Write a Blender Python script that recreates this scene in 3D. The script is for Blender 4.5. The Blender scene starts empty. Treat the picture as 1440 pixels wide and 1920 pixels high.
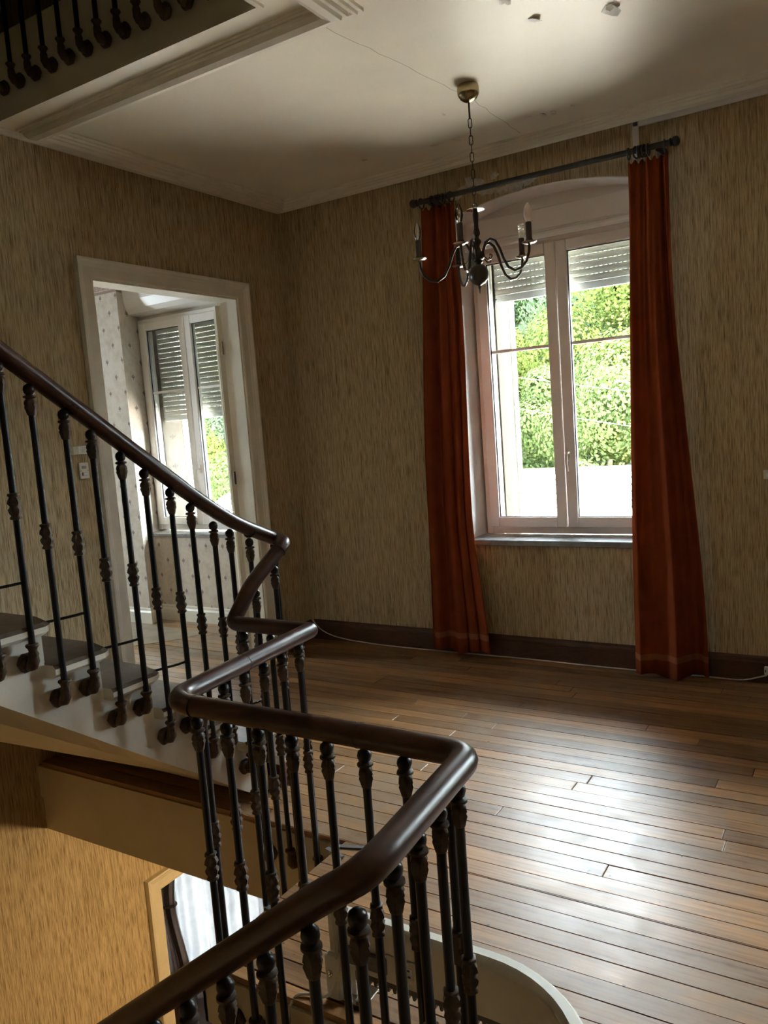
import bpy, math, random
from mathutils import Vector, Matrix
random.seed(7)
PI = math.pi
scene = bpy.context.scene
COL = scene.collection

# ------------------------------------------------------------------ camera
cam_d = bpy.data.cameras.new('camera')
cam = bpy.data.objects.new('camera', cam_d)
COL.objects.link(cam)
cam_d.sensor_fit = 'VERTICAL'
cam_d.sensor_height = 36.0
cam_d.lens = 1488.0 / 1920.0 * 36.0
cam_d.clip_start = 0.02
cam_d.clip_end = 400
_yaw, _pit, _rol = math.radians(32.0155), math.radians(6.375), math.radians(-4.2588)
_f = Vector((-math.sin(_yaw) * math.cos(_pit), math.cos(_yaw) * math.cos(_pit), -math.sin(_pit)))
_r = Vector((math.cos(_yaw), math.sin(_yaw), 0))
_u = _r.cross(_f)
_r2 = _r * math.cos(_rol) + _u * math.sin(_rol)
_u2 = -_r * math.sin(_rol) + _u * math.cos(_rol)
M = Matrix((( _r2.x, _u2.x, -_f.x, 3.690), (_r2.y, _u2.y, -_f.y, -4.748), (_r2.z, _u2.z, -_f.z, 1.6), (0, 0, 0, 1)))
cam.matrix_world = M
scene.camera = cam

# ------------------------------------------------------------------ world, sun, exposure
world = bpy.data.worlds.new('world')
scene.world = world
world.use_nodes = True
bg = world.node_tree.nodes['Background']
bg.inputs['Color'].default_value = (0.80, 0.91, 1.0, 1)
bg.inputs['Strength'].default_value = 9.0
sun_d = bpy.data.lights.new('sun', 'SUN')
sun_d.energy = 16.0
sun_d.angle = math.radians(1.5)
sun_d.color = (1.0, 0.92, 0.72)
sun = bpy.data.objects.new('sun', sun_d)
COL.objects.link(sun)
sun.rotation_euler = Vector((-0.60, 0.09, -0.80)).to_track_quat('-Z', 'Y').to_euler()
vs = scene.view_settings
vs.view_transform = 'Standard'
vs.look = 'None'
vs.gamma = 1.0
vs.use_curve_mapping = False
vs.exposure = 2.9
scene.display_settings.display_device = 'sRGB'
scene.cycles.max_bounces = 10
scene.cycles.diffuse_bounces = 6
scene.cycles.glossy_bounces = 4
scene.cycles.transparent_max_bounces = 12
scene.cycles.caustics_reflective = False
scene.cycles.caustics_refractive = False
scene.cycles.use_denoising = True
scene.cycles.use_adaptive_sampling = True
scene.cycles.adaptive_threshold = 0.03
scene.cycles.sample_clamp_indirect = 12.0


def portal(name, loc, sx, sz):
    d = bpy.data.lights.new(name, 'AREA')
    d.shape = 'RECTANGLE'
    d.size, d.size_y = sx, sz
    d.cycles.is_portal = True
    o = bpy.data.objects.new(name, d)
    COL.objects.link(o)
    o.location = loc
    o.rotation_euler = (-PI / 2, 0, 0)


portal('daylight_portal', (1.98, 0.68, 1.55), 1.0, 1.7)
portal('daylight_portal', (4.70, 0.68, 1.55), 1.0, 1.7)
portal('daylight_portal', (-1.30, 0.68, 1.25), 1.0, 1.2)
portal('daylight_portal', (-1.30, 0.68, -1.9), 1.0, 1.9)
portal('daylight_portal', (-4.32, -1.675, 1.5), .65, 1.0)
bpy.data.objects['daylight_portal.004'].rotation_euler = (PI / 2, 0, -PI / 2)


# ------------------------------------------------------------------ material helpers
class S:
    """tiny arithmetic wrapper around shader sockets"""
    def __init__(self, nt, s): self.nt, self.s = nt, s
    def _m(self, op, *a):
        n = self.nt.nodes.new('ShaderNodeMath'); n.operation = op
        for i, v in enumerate((self,) + a):
            if isinstance(v, S): self.nt.links.new(v.s, n.inputs[i])
            else: n.inputs[i].default_value = v
        return S(self.nt, n.outputs[0])
    def __add__(self, o): return self._m('ADD', o)
    def __sub__(self, o): return self._m('SUBTRACT', o)
    def __mul__(self, o): return self._m('MULTIPLY', o)
    def __truediv__(self, o): return self._m('DIVIDE', o)
    def fract(self): return self._m('FRACT')
    def floor(self): return self._m('FLOOR')
    def abs(self): return self._m('ABSOLUTE')
    def lt(self, o): return self._m('LESS_THAN', o)
    def gt(self, o): return self._m('GREATER_THAN', o)
    def mx(self, o): return self._m('MAXIMUM', o)
    def mn(self, o): return self._m('MINIMUM', o)
    def mod(self, o): return self._m('FLOORED_MODULO', o)


class Mat:
    def __init__(self, name, color=(.5, .5, .5), rough=.5, metal=0.0, spec=.5):
        self.m = bpy.data.materials.new(name)
        self.m.use_nodes = True
        self.nt = self.m.node_tree
        self.b = self.nt.nodes['Principled BSDF']
        self.set('Base Color', (*color, 1)); self.set('Roughness', rough); self.set('Metallic', metal)
        self.set('Specular IOR Level', spec)
    def set(self, k, v): self.b.inputs[k].default_value = v
    def node(self, t): return self.nt.nodes.new(t)
    def link(self, a, b): self.nt.links.new(a.s if isinstance(a, S) else a, b)
    def pos(self):
        g = self.node('ShaderNodeNewGeometry'); sp = self.node('ShaderNodeSeparateXYZ')
        self.link(g.outputs['Position'], sp.inputs[0])
        return [S(self.nt, sp.outputs[i]) for i in range(3)]
    def objrand(self):
        return S(self.nt, self.node('ShaderNodeObjectInfo').outputs['Random'])
    def vec(self, x, y, z):
        c = self.node('ShaderNodeCombineXYZ')
        for i, v in enumerate((x, y, z)):
            if isinstance(v, S): self.link(v, c.inputs[i])
            else: c.inputs[i].default_value = v
        return c.outputs[0]
    def noise(self, v, scale=1, detail=4, rough=.55):
        n = self.node('ShaderNodeTexNoise'); self.link(v, n.inputs['Vector'])
        n.inputs['Scale'].default_value = scale; n.inputs['Detail'].default_value = detail
        n.inputs['Roughness'].default_value = rough
        return S(self.nt, n.outputs['Fac'])
    def ramp(self, fac, stops):
        r = self.node('ShaderNodeValToRGB'); self.link(fac, r.inputs[0])
        e = r.color_ramp.elements
        while len(e) < len(stops): e.new(.5)
        for el, (p, c) in zip(e, stops):
            el.position = p; el.color = (*c, 1) if len(c) == 3 else c
        return r.outputs[0]
    def mix(self, fac, a, b, mode='MIX'):
        n = self.node('ShaderNodeMix'); n.data_type = 'RGBA'; n.blend_type = mode
        for sock, v in ((n.inputs[0], fac), (n.inputs[6], a), (n.inputs[7], b)):
            if isinstance(v, (S,)) or hasattr(v, 'is_output'): self.link(v, sock)
            elif isinstance(v, (int, float)): sock.default_value = v
            else: sock.default_value = (*v, 1)
        return n.outputs[2]
    def color(self, s): self.link(s, self.b.inputs['Base Color'])
    def rough(self, s): self.link(s, self.b.inputs['Roughness'])
    def bump(self, h, strength=.3, dist=.01):
        n = self.node('ShaderNodeBump'); n.inputs['Strength'].default_value = strength
        n.inputs['Distance'].default_value = dist
        self.link(h, n.inputs['Height']); self.link(n.outputs[0], self.b.inputs['Normal'])


def m_wallpaper(name, base, mid, dark):
    m = Mat(name, base, .85, spec=.15)
    x, y, z = m.pos()
    u = x + y
    n1 = m.noise(m.vec(u * 260.0, z * 10.0, 0.0), 1, 3, .6)
    n2 = m.noise(m.vec(u * 95.0, z * 1.8, 7.0), 1, 3, .6)
    n3 = m.noise(m.vec(u * 1.2, z * 0.8, 3.0), 1, 2)
    f = n1 * .7 + n2 * .35
    c = m.ramp(f, [(.36, dark), (.47, mid), (.58, base), (.75, tuple(v * 1.2 for v in base))])
    c = m.mix(m._mr(n3, .35, .65) if hasattr(m, '_mr') else n3 * .35, c, tuple(v * .8 for v in base), 'MIX')
    m.color(c); m.bump(f, .35, .004)
    return m.m


def m_paint(name, col, rough=.5, dirt=.08, scale=6.0, spec=.4):
    m = Mat(name, col, rough, spec=spec)
    x, y, z = m.pos()
    n = m.noise(m.vec(x, y, z), scale, 5, .6)
    m.color(m.ramp(n, [(.3, tuple(v * (1 - dirt * 2) for v in col)), (.6, col)]))
    m.bump(n, .06, .01)
    return m.m


def m_plank(name, light, dark, grey):
    m = Mat(name, light, .3, spec=.36)
    x, y, z = m.pos(); r = m.objrand()
    off = r * 37.0
    g = m.noise(m.vec(x * 2.2 + off, y * 60.0 + off, 0.0), 1, 5, .6)
    g2 = m.noise(m.vec(x * 9.0 + off, y * 14.0, off), 1, 4, .6)
    w = m.noise(m.vec(x * .9, y * .9, 2.0), 1, 4, .65)
    c = m.ramp(g, [(.3, dark), (.5, light), (.7, tuple(v * 1.25 for v in light))])
    tone = m.ramp(r, [(0, (.55, .52, .5)), (.5, (.95, .92, .9)), (1, (1.3, 1.22, 1.1))])
    c = m.mix(1.0, c, tone, 'MULTIPLY')
    c = m.mix(m_step(m, w * .6 + g2 * .4, .47, .62), c, grey)
    spots = m.noise(m.vec(x * 26.0, y * 26.0, 5.0), 1, 2)
    c = m.mix(m_step(m, spots, .73, .78), c, (.02, .015, .01))
    m.color(c)
    rr = m.noise(m.vec(x * 5.0, y * 7.0, 4.0), 1, 7, .72)
    m.rough(rr * .42 + g2 * .2 + .10)
    m.bump(g * .5 + g2 * .8 + rr * .6, .16, .004)
    return m.m


def m_step(m, s, a, b):
    n = m.node('ShaderNodeMapRange')
    m.link(s, n.inputs[0]); n.inputs[1].default_value = a; n.inputs[2].default_value = b
    return S(m.nt, n.outputs[0])


def m_wood(name, light, dark, rough=.28, axis='x', spec=.5):
    m = Mat(name, light, rough, spec=spec)
    x, y, z = m.pos()
    v = m.vec(x * 5.0, y * 5.0, z * 5.0)
    n = m.noise(m.vec(x * 18.0, y * 18.0, z * 60.0), 1, 4, .6)
    n2 = m.noise(v, 1, 4, .6)
    m.color(m.ramp(n * .5 + n2 * .5, [(.35, dark), (.62, light)]))
    m.rough(n2 * .3 + (rough - .12))
    m.bump(n, .08, .003)
    return m.m


def m_fleur(name):
    base, motif = (.66, .60, .52), (.17, .09, .10)
    m = Mat(name, base, .8, spec=.2)
    x, y, z = m.pos()
    def lis(u, v):
        e = lambda cx, cy, rx, ry: (lambda a, b: (a * a + b * b).lt(1.0))((u - cx) / rx, (v - cy) / ry)
        s = e(0, .006, .0045, .018)
        s = s.mx(e(.010, .002, .004, .010)); s = s.mx(e(-.010, .002, .004, .010))
        s = s.mx(e(0, -.008, .013, .003)); s = s.mx(e(0, -.018, .003, .010))
        return s
    uu = x + y
    cw, ch = .19, .27
    a = lis(uu.mod(cw) - cw / 2, z.mod(ch) - ch / 2)
    b = lis((uu + cw / 2).mod(cw) - cw / 2, (z + ch / 2).mod(ch) - ch / 2)
    n = m.noise(m.vec(x, y, z), 14, 5, .65); n2 = m.noise(m.vec(x, y, z), 2.2, 3)
    bc = m.ramp(n, [(.3, (.52, .46, .38)), (.55, base), (.8, (.72, .67, .60))])
    bc = m.mix(n2 * .35, bc, (.62, .52, .42))
    c = m.mix(a.mx(b) * .85, bc, motif)
    # dark red scroll frieze above 2.93 m
    wv = m.node('ShaderNodeTexVoronoi'); wv.feature = 'DISTANCE_TO_EDGE'
    m.link(m.vec(uu * 22.0, z * 22.0, n2 * 3.0), wv.inputs['Vector'])
    sc = S(m.nt, wv.outputs['Distance']).lt(.09)
    band = z.gt(2.895); line = z.gt(2.865) * z.lt(2.888)
    c = m.mix(band * sc, c, (.24, .05, .05)); c = m.mix(line * .8, c, (.30, .20, .16))
    m.color(c)
    return m.m


def m_glass(name, tint=(.97, .99, .98), ior=1.35):
    m = bpy.data.materials.new(name); m.use_nodes = True
    nt = m.node_tree; nt.nodes.clear()
    o = nt.nodes.new('ShaderNodeOutputMaterial'); mx = nt.nodes.new('ShaderNodeMixShader')
    t = nt.nodes.new('ShaderNodeBsdfTransparent'); g = nt.nodes.new('ShaderNodeBsdfGlossy')
    t.inputs[0].default_value = (*tint, 1); g.inputs['Roughness'].default_value = .02
    f = nt.nodes.new('ShaderNodeFresnel'); f.inputs[0].default_value = ior
    nt.links.new(f.outputs[0], mx.inputs[0]); nt.links.new(t.outputs[0], mx.inputs[1])
    nt.links.new(g.outputs[0], mx.inputs[2]); nt.links.new(mx.outputs[0], o.inputs[0])
    return m


def m_cloth(name, col, trans=.3, rough=.9, weave=900.0):
    m = bpy.data.materials.new(name); m.use_nodes = True
    nt = m.node_tree; nt.nodes.clear()
    o = nt.nodes.new('ShaderNodeOutputMaterial'); mx = nt.nodes.new('ShaderNodeMixShader')
    d = nt.nodes.new('ShaderNodeBsdfDiffuse'); t = nt.nodes.new('ShaderNodeBsdfTranslucent')
    g = nt.nodes.new('ShaderNodeTexCoord'); n = nt.nodes.new('ShaderNodeTexNoise')
    n.inputs['Scale'].default_value = 9.0; n.inputs['Detail'].default_value = 5
    nt.links.new(g.outputs['Object'], n.inputs['Vector'])
    r = nt.nodes.new('ShaderNodeValToRGB')
    r.color_ramp.elements[0].position = .3; r.color_ramp.elements[1].position = .7
    r.color_ramp.elements[0].color = (*[v * .8 for v in col], 1); r.color_ramp.elements[1].color = (*col, 1)
    nt.links.new(n.outputs['Fac'], r.inputs[0])
    nt.links.new(r.outputs[0], d.inputs[0]); nt.links.new(r.outputs[0], t.inputs[0])
    mx.inputs[0].default_value = trans
    nt.links.new(d.outputs[0], mx.inputs[1]); nt.links.new(t.outputs[0], mx.inputs[2])
    nt.links.new(mx.outputs[0], o.inputs[0])
    return m


def m_leaf(name, c1, c2):
    m = bpy.data.materials.new(name); m.use_nodes = True
    nt = m.node_tree; nt.nodes.clear()
    o = nt.nodes.new('ShaderNodeOutputMaterial'); mx = nt.nodes.new('ShaderNodeMixShader')
    d = nt.nodes.new('ShaderNodeBsdfDiffuse'); t = nt.nodes.new('ShaderNodeBsdfTranslucent')
    oi = nt.nodes.new('ShaderNodeObjectInfo'); gi = nt.nodes.new('ShaderNodeNewGeometry')
    a = nt.nodes.new('ShaderNodeMath'); a.operation = 'MULTIPLY_ADD'
    nt.links.new(gi.outputs['Random Per Island'], a.inputs[0]); a.inputs[1].default_value = .45
    b = nt.nodes.new('ShaderNodeMath'); b.operation = 'MULTIPLY'; b.inputs[1].default_value = .6
    nt.links.new(oi.outputs['Random'], b.inputs[0]); nt.links.new(b.outputs[0], a.inputs[2])
    r = nt.nodes.new('ShaderNodeValToRGB')
    r.color_ramp.elements[0].color = (*c1, 1); r.color_ramp.elements[1].color = (*c2, 1)
    nt.links.new(a.outputs[0], r.inputs[0])
    nt.links.new(r.outputs[0], d.inputs[0]); nt.links.new(r.outputs[0], t.inputs[0])
    mx.inputs[0].default_value = .3
    nt.links.new(d.outputs[0], mx.inputs[1]); nt.links.new(t.outputs[0], mx.inputs[2])
    nt.links.new(mx.outputs[0], o.inputs[0])
    return m


WALLP = m_wallpaper('bark_wallpaper', (.60, .485, .305), (.36, .265, .145), (.095, .06, .027))
FLEUR = m_fleur('fleur_wallpaper')
CEILP = m_paint('ceiling_paint', (.85, .81, .69), .42, .05, 1.3)
MOULD = m_paint('moulding_paint', (.86, .82, .72), .35, .05, 4)
CREAM = m_paint('cream_gloss_paint', (.70, .64, .50), .35, .06, 5)
CASEP = m_paint('casing_paint', (.82, .78, .68), .35, .06, 6)
STRING = m_paint('stringer_paint', (.84, .80, .71), .35, .09, 5)
FASCIA = m_paint('fascia_paint', (.62, .53, .36), .5, .06, 3)
PVC = m_paint('white_plastic', (.88, .85, .82), .3, .02, 3)
PLASTER = m_paint('white_plaster', (.80, .78, .74), .7, .06, 7)
GREYPL = m_paint('bare_plaster', (.72, .69, .62), .9, .2, 25)
SHUT = m_paint('shutter_plastic', (.62, .64, .60), .4, .03, 4)
SHUTBAR = m_paint('shutter_bar', (.62, .66, .66), .35, .02, 4)
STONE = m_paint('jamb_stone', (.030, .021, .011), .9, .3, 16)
RENDERW = m_paint('facade_render', (.80, .76, .68), .9, .08, 5)
SLATE = m_paint('slate_sill', (.30, .31, .31), .25, .2, 14)
PLANK = m_plank('oak_plank', (.31, .160, .064), (.15, .070, .028), (.26, .165, .095))
PLANK2 = m_plank('pale_plank', (.42, .27, .15), (.22, .13, .07), (.36, .30, .24))
GAP = Mat('floor_gap', (.012, .009, .006), .9).m
RAILW = m_wood('rail_mahogany', (.085, .033, .020), (.032, .013, .009), .3)
DARKW = m_wood('baseboard_wood', (.115, .045, .022), (.055, .022, .012), .4)
TREADW = m_wood('worn_tread', (.17, .125, .09), (.09, .06, .04), .5)
REDW = m_wood('riser_wood', (.24, .10, .055), (.13, .05, .03), .4)
IRON = Mat('black_iron', (.012, .012, .014), .38, .3).m
ORN = m_paint('bronzed_iron', (.085, .052, .032), .45, .25, 90)
BALLI = Mat('dark_iron_knob', (.022, .018, .017), .32, .4).m
BRASS = Mat('aged_brass', (.42, .34, .20), .25, 1.0).m
DBRASS = m_paint('dark_patinated_brass', (.06, .045, .03), .3, .2, 60)
CHROME = Mat('bright_metal', (.7, .68, .62), .15, 1.0).m
CAND = m_paint('candle_sleeve', (.05, .03, .018), .5, .1, 30)
GLASS = m_glass('window_glass')
BULB = m_glass('bulb_glass', (.90, .90, .90), 1.75)
FROST = Mat('frosted_bulb', (.78, .62, .52), .5).m
CFL = Mat('white_tube', (.85, .85, .82), .3).m
CURT = m_cloth('rust_curtain', (.31, .070, .026), .16)
HEMC = m_cloth('hem_band_cloth', (.42, .15, .07), .1)
SHEER = m_cloth('sheer_voile', (.34, .345, .375), .36)
DRAPE = m_cloth('taupe_drape', (.40, .33, .31), .2)
DRTRIM = m_cloth('drape_braid', (.13, .11, .10), .1)
RODM = m_paint('rod_metal', (.07, .065, .06), .4, .1, 30)
SWHITE = Mat('switch_plastic', (.78, .75, .66), .35).m
SGREY = Mat('switch_grey', (.38, .36, .31), .4).m
DARKG = Mat('dark_gap', (.03, .03, .03), .5).m
LIFT = m_paint('lift_beige_enamel', (.80, .77, .68), .3, .04, 8)
LIFTD = m_paint('lift_grey_steel', (.20, .19, .17), .4, .2, 40)
TEETH = Mat('rack_steel', (.10, .095, .085), .45, .5).m
CABLE = Mat('white_cable', (.72, .69, .62), .4).m
LINO = m_paint('linoleum', (.46, .40, .31), .5, .12, 8)
LOWFL = m_wood('lower_floor_wood', (.10, .05, .03), (.05, .025, .015), .4)
DARKPAINT = m_wood('dark_landing_boards', (.085, .05, .03), (.04, .025, .015), .5)
TILE = m_paint('roof_tile', (.50, .44, .41), .8, .12, 3)
TILEGAP = m_paint('tile_lip_shade', (.018, .013, .011), .9, .2, 9)  # shade of the gaps between tile rows, painted on the lip faces
RIDGE = m_paint('ridge_tile', (.15, .07, .045), .8, .15, 8)
HOUSEW = m_paint('outhouse_wall', (.6, .55, .47), .9, .1, 3)
LEAF1 = m_leaf('leaf_yellow', (.034, .050, .012), (.105, .108, .028))
LEAF2 = m_leaf('leaf_green', (.022, .042, .017), (.070, .088, .028))
LEAF3 = m_leaf('leaf_bluish', (.020, .038, .024), (.055, .078, .040))
BARK = m_paint('bark', (.08, .06, .045), .9, .2, 6)
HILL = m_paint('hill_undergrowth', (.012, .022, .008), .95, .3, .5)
LAMPS = Mat('lamp_shade', (.8, .6, .3), .8).m


def emit(name, col, st):
    m = Mat(name, col, .5)
    m.set('Emission Color', (*col, 1)); m.set('Emission Strength', st)
    return m.m


# ------------------------------------------------------------------ mesh helpers
class MB:
    def __init__(self): self.v, self.f, self.m = [], [], []
    def add(self, verts, faces, mi=0):
        b = len(self.v)
        self.v.extend(Vector(p) for p in verts)
        for f in faces: self.f.append([b + i for i in f]); self.m.append(mi)
        return self
    def box(self, a, b, mi=0):
        x0, y0, z0 = a; x1, y1, z1 = b
        p = [(x0, y0, z0), (x1, y0, z0), (x1, y1, z0), (x0, y1, z0), (x0, y0, z1), (x1, y0, z1), (x1, y1, z1), (x0, y1, z1)]
        return self.add(p, [(3, 2, 1, 0), (4, 5, 6, 7), (0, 1, 5, 4), (1, 2, 6, 5), (2, 3, 7, 6), (3, 0, 4, 7)], mi)
    def cbox(self, a, b, c=.004, mi=0):
        """box with chamfered vertical and horizontal edges (8-corner bevel)"""
        x0, y0, z0 = a; x1, y1, z1 = b
        rings = []
        for z, k in ((z0, c), (z0 + c, 0), (z1 - c, 0), (z1, c)):
            X0, X1, Y0, Y1 = x0 + k, x1 - k, y0 + k, y1 - k
            rings.append([(X0 + c, Y0, z), (X1 - c, Y0, z), (X1, Y0 + c, z), (X1, Y1 - c, z), (X1 - c, Y1, z), (X0 + c, Y1, z), (X0, Y1 - c, z), (X0, Y0 + c, z)])
        return self.rings(rings, True, mi)
    def rings(self, rings, caps=True, mi=0, closed=True, loop=False):
        n = len(rings[0]); b = len(self.v)
        for r in rings: self.v.extend(Vector(p) for p in r)
        R = len(rings)
        for i in range(R if loop else R - 1):
            i2 = (i + 1) % R
            for j in range(n if closed else n - 1):
                k = (j + 1) % n
                self.f.append([b + i * n + j, b + i * n + k, b + i2 * n + k, b + i2 * n + j]); self.m.append(mi)
        if caps and not loop:
            self.f.append([b + j for j in reversed(range(n))]); self.m.append(mi)
            self.f.append([b + (R - 1) * n + j for j in range(n)]); self.m.append(mi)
        return self
    def lathe(self, prof, c=(0, 0, 0), n=12, ax='z', mi=0, leaf=None):
        rings = []
        for q in prof:
            r, h = q[0], q[1]
            k = q[2] if len(q) > 2 else 0
            ring = []
            for j in range(n):
                t = 2 * PI * j / n
                rr = max(r, 1e-4) * (1 + k * math.cos(6 * t))
                a, b = rr * math.cos(t), rr * math.sin(t)
                if ax == 'z': ring.append((c[0] + a, c[1] + b, c[2] + h))
                elif ax == 'x': ring.append((c[0] + h, c[1] + a, c[2] + b))
                else: ring.append((c[0] + b, c[1] + h, c[2] + a))
            rings.append(ring)
        return self.rings(rings, True, mi)
    def tube(self, path, r, n=8, loop=False, mi=0, flat=1.0):
        path = [Vector(p) for p in path]
        rings = []; N = len(path)
        up = Vector((0, 0, 1)); prev = None
        for i, p in enumerate(path):
            if loop: t = path[(i + 1) % N] - path[i - 1]
            else: t = path[min(i + 1, N - 1)] - path[max(i - 1, 0)]
            t.normalize()
            if prev is None:
                a = up if abs(t.z) < .95 else Vector((1, 0, 0))
                s = t.cross(a).normalized()
            else:
                s = (prev - t * prev.dot(t)).normalized()
            prev = s; w = t.cross(s)
            rr = r[i] if isinstance(r, (list, tuple)) else r
            rings.append([p + s * rr * math.cos(2 * PI * j / n) + w * rr * flat * math.sin(2 * PI * j / n) for j in range(n)])
        return self.rings(rings, True, mi, True, loop)
    def sweep(self, path, prof, loop=False, mi=0, caps=True, closed=True):
        """profile (side, up) swept with mitred corners, up stays world-vertical-ish"""
        path = [Vector(p) for p in path]; N = len(path); rings = []
        for i, p in enumerate(path):
            a = path[i - 1] if (i > 0 or loop) else None
            b = path[(i + 1) % N] if (i < N - 1 or loop) else None
            d1 = (p - a).normalized() if a is not None else None
            d2 = (b - p).normalized() if b is not None else None
            if d1 is None: d1 = d2
            if d2 is None: d2 = d1
            t = (d1 + d2).normalized()
            s = t.cross(Vector((0, 0, 1))).normalized()
            h1 = Vector((d1.x, d1.y, 0)).normalized(); h2 = Vector((d2.x, d2.y, 0)).normalized()
            ct = max(.35, math.sqrt(max(0, (1 + h1.dot(h2)) / 2)))
            u = s.cross(t)
            rings.append([p + s * (q[0] / ct) + u * q[1] for q in prof])
        return self.rings(rings, caps, mi, closed, loop)
    def poly(self, pts, th, mi=0):
        """extrude polygon pts by vector th"""
        n = len(pts); th = Vector(th)
        p = [Vector(q) for q in pts]
        return self.add(p + [q + th for q in p], [tuple(reversed(range(n))), tuple(range(n, 2 * n))] + [(j, (j + 1) % n, n + (j + 1) % n, n + j) for j in range(n)], mi)
    def mesh(self, name, mats, smooth=False, origin=(0, 0, 0)):
        me = bpy.data.meshes.new(name)
        o = Vector(origin)
        me.from_pydata([tuple(v - o) for v in self.v], [], self.f)
        for m in (mats if isinstance(mats, (list, tuple)) else [mats]): me.materials.append(m)
        me.polygons.foreach_set('material_index', self.m)
        if smooth: me.polygons.foreach_set('use_smooth', [True] * len(me.polygons))
        me.update()
        import bmesh
        bm = bmesh.new(); bm.from_mesh(me); bmesh.ops.recalc_face_normals(bm, faces=bm.faces); bm.to_mesh(me); bm.free()
        if smooth:
            try: me.set_sharp_from_angle(angle=math.radians(50))
            except Exception: pass
        return me
    def build(self, name, mats, parent=None, smooth=False, origin=None):
        """geometry is given in world coordinates; the object keeps them"""
        w = wloc(parent) if parent is not None else Vector((0, 0, 0))
        og = Vector(origin) if origin is not None else w
        me = self.mesh(name, mats, smooth, og)
        return link(name, me, parent, og - w)


WL = {}


def wloc(o): return WL[o.name]


def link(name, me, parent=None, loc=(0, 0, 0)):
    o = bpy.data.objects.new(name, me); COL.objects.link(o)
    o.location = loc
    if parent is not None: o.parent = parent
    WL[o.name] = (wloc(parent) if parent is not None else Vector((0, 0, 0))) + Vector(loc)
    return o


def empty(name, loc): return link(name, None, None, loc)


def tag(o, label=None, cat=None, group=None, kind=None):
    if label: o['label'] = label
    if cat: o['category'] = cat
    if group: o['group'] = group
    if kind: o['kind'] = kind
    return o


def struct(o, label=None):
    o['kind'] = 'structure'
    if label: o['label'] = label
    return o


def fillet(pts, rad, seg=6):
    """round the corners of a polyline; rad list per point (0 = sharp)"""
    out = []
    P = [Vector(p) for p in pts]
    for i, p in enumerate(P):
        r = rad[i] if isinstance(rad, (list, tuple)) else rad
        if i in (0, len(P) - 1) or r <= 0: out.append(p); continue
        a, b = P[i - 1] - p, P[i + 1] - p
        r1, r2 = min(r, a.length * .49), min(r, b.length * .49)
        s, e = p + a.normalized() * r1, p + b.normalized() * r2
        for k in range(seg + 1):
            t = k / seg
            out.append(s * (1 - t) ** 2 + p * 2 * t * (1 - t) + e * t * t)
    return out


def wall_cells(mb, u0, u1, z0, z1, holes, mk, mi=0):
    us = sorted({u0, u1, *[h[0] for h in holes], *[h[1] for h in holes]})
    zs = sorted({z0, z1, *[h[2] for h in holes], *[h[3] for h in holes]})
    for a, b in zip(us, us[1:]):
        for c, d in zip(zs, zs[1:]):
            cu, cz = (a + b) / 2, (c + d) / 2
            if any(h[0] < cu < h[1] and h[2] < cz < h[3] for h in holes): continue
            mb.box(*mk(a, b, c, d), mi)


# ------------------------------------------------------------------ key dimensions
ZL = -3.55            # lower storey floor
ZC = 3.184            # ceiling
ZT = 6.1              # top of the stairwell
XR, YB = 6.6, -6.6    # right and back wall
EY, EX, SY, SX = -2.39, 1.935, -3.165, 2.985   # edges of the stairwell in the landing
W1 = dict(cx=1.98, z0=.79)
W2 = dict(cx=-1.30, z0=.79)
DY0, DY1, DZ = -1.72, -.53, 2.516

# ------------------------------------------------------------------ walls
mb = MB()
wall_cells(mb, 0, XR, 0, ZC + .37, [(1.38, 2.58, .77, 2.95), (4.10, 5.30, .77, 2.87)], lambda a, b, c, d: ((a, 0, c), (b, .31, d)))
N = 14
arch = [(1.38 + 1.2 * i / N, 2.945 - .085 * (2 * i / N - 1) ** 2) for i in range(N + 1)]
for (xa, za), (xb, zb) in zip(arch, arch[1:]):
    mb.poly([(xa, 0, za), (xb, 0, zb), (xb, 0, 2.95), (xa, 0, 2.95)], (0, .31, 0))
wall_far = struct(mb.build('wall_far', WALLP))
mb = MB()
wall_cells(mb, -4.3, XR + .2, ZL, ZT, [(1.5, 2.46, .72, 2.72), (4.22, 5.18, .72, 2.72), (-1.78, -.82, .72, 2.655), (-1.78, -.82, -3.40, -.905)],
           lambda a, b, c, d: ((a, .31, c), (b, .65, d)))
mb.box((0, 0, ZL), (XR, .31, 0)); mb.box((0, 0, ZC + .37), (XR, .31, ZT))
struct(mb.build('wall_facade', RENDERW))
# plastered reveal linings of the window niche
mb = MB()
mb.box((1.372, .002, .785), (1.384, .31, 2.87)); mb.box((2.576, .002, .785), (2.588, .31, 2.87))
for (xa, za), (xb, zb) in zip(arch, arch[1:]):
    mb.poly([(xa, .001, za - .006), (xb, .001, zb - .006), (xb, .001, zb + .002), (xa, .001, za + .002)], (0, .3, 0))
struct(mb.build('trim_1', PLASTER), 'white plastered reveal and arched soffit of the window niche')
# stone jambs seen outside the glass
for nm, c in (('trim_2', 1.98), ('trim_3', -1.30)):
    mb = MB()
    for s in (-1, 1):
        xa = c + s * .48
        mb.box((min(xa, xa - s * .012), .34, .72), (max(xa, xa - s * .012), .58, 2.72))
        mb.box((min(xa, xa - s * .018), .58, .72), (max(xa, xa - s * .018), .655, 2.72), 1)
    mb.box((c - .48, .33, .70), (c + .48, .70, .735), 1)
    struct(mb.build(nm, [STONE, RENDERW]), 'tan stone jambs outside the window')

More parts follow.
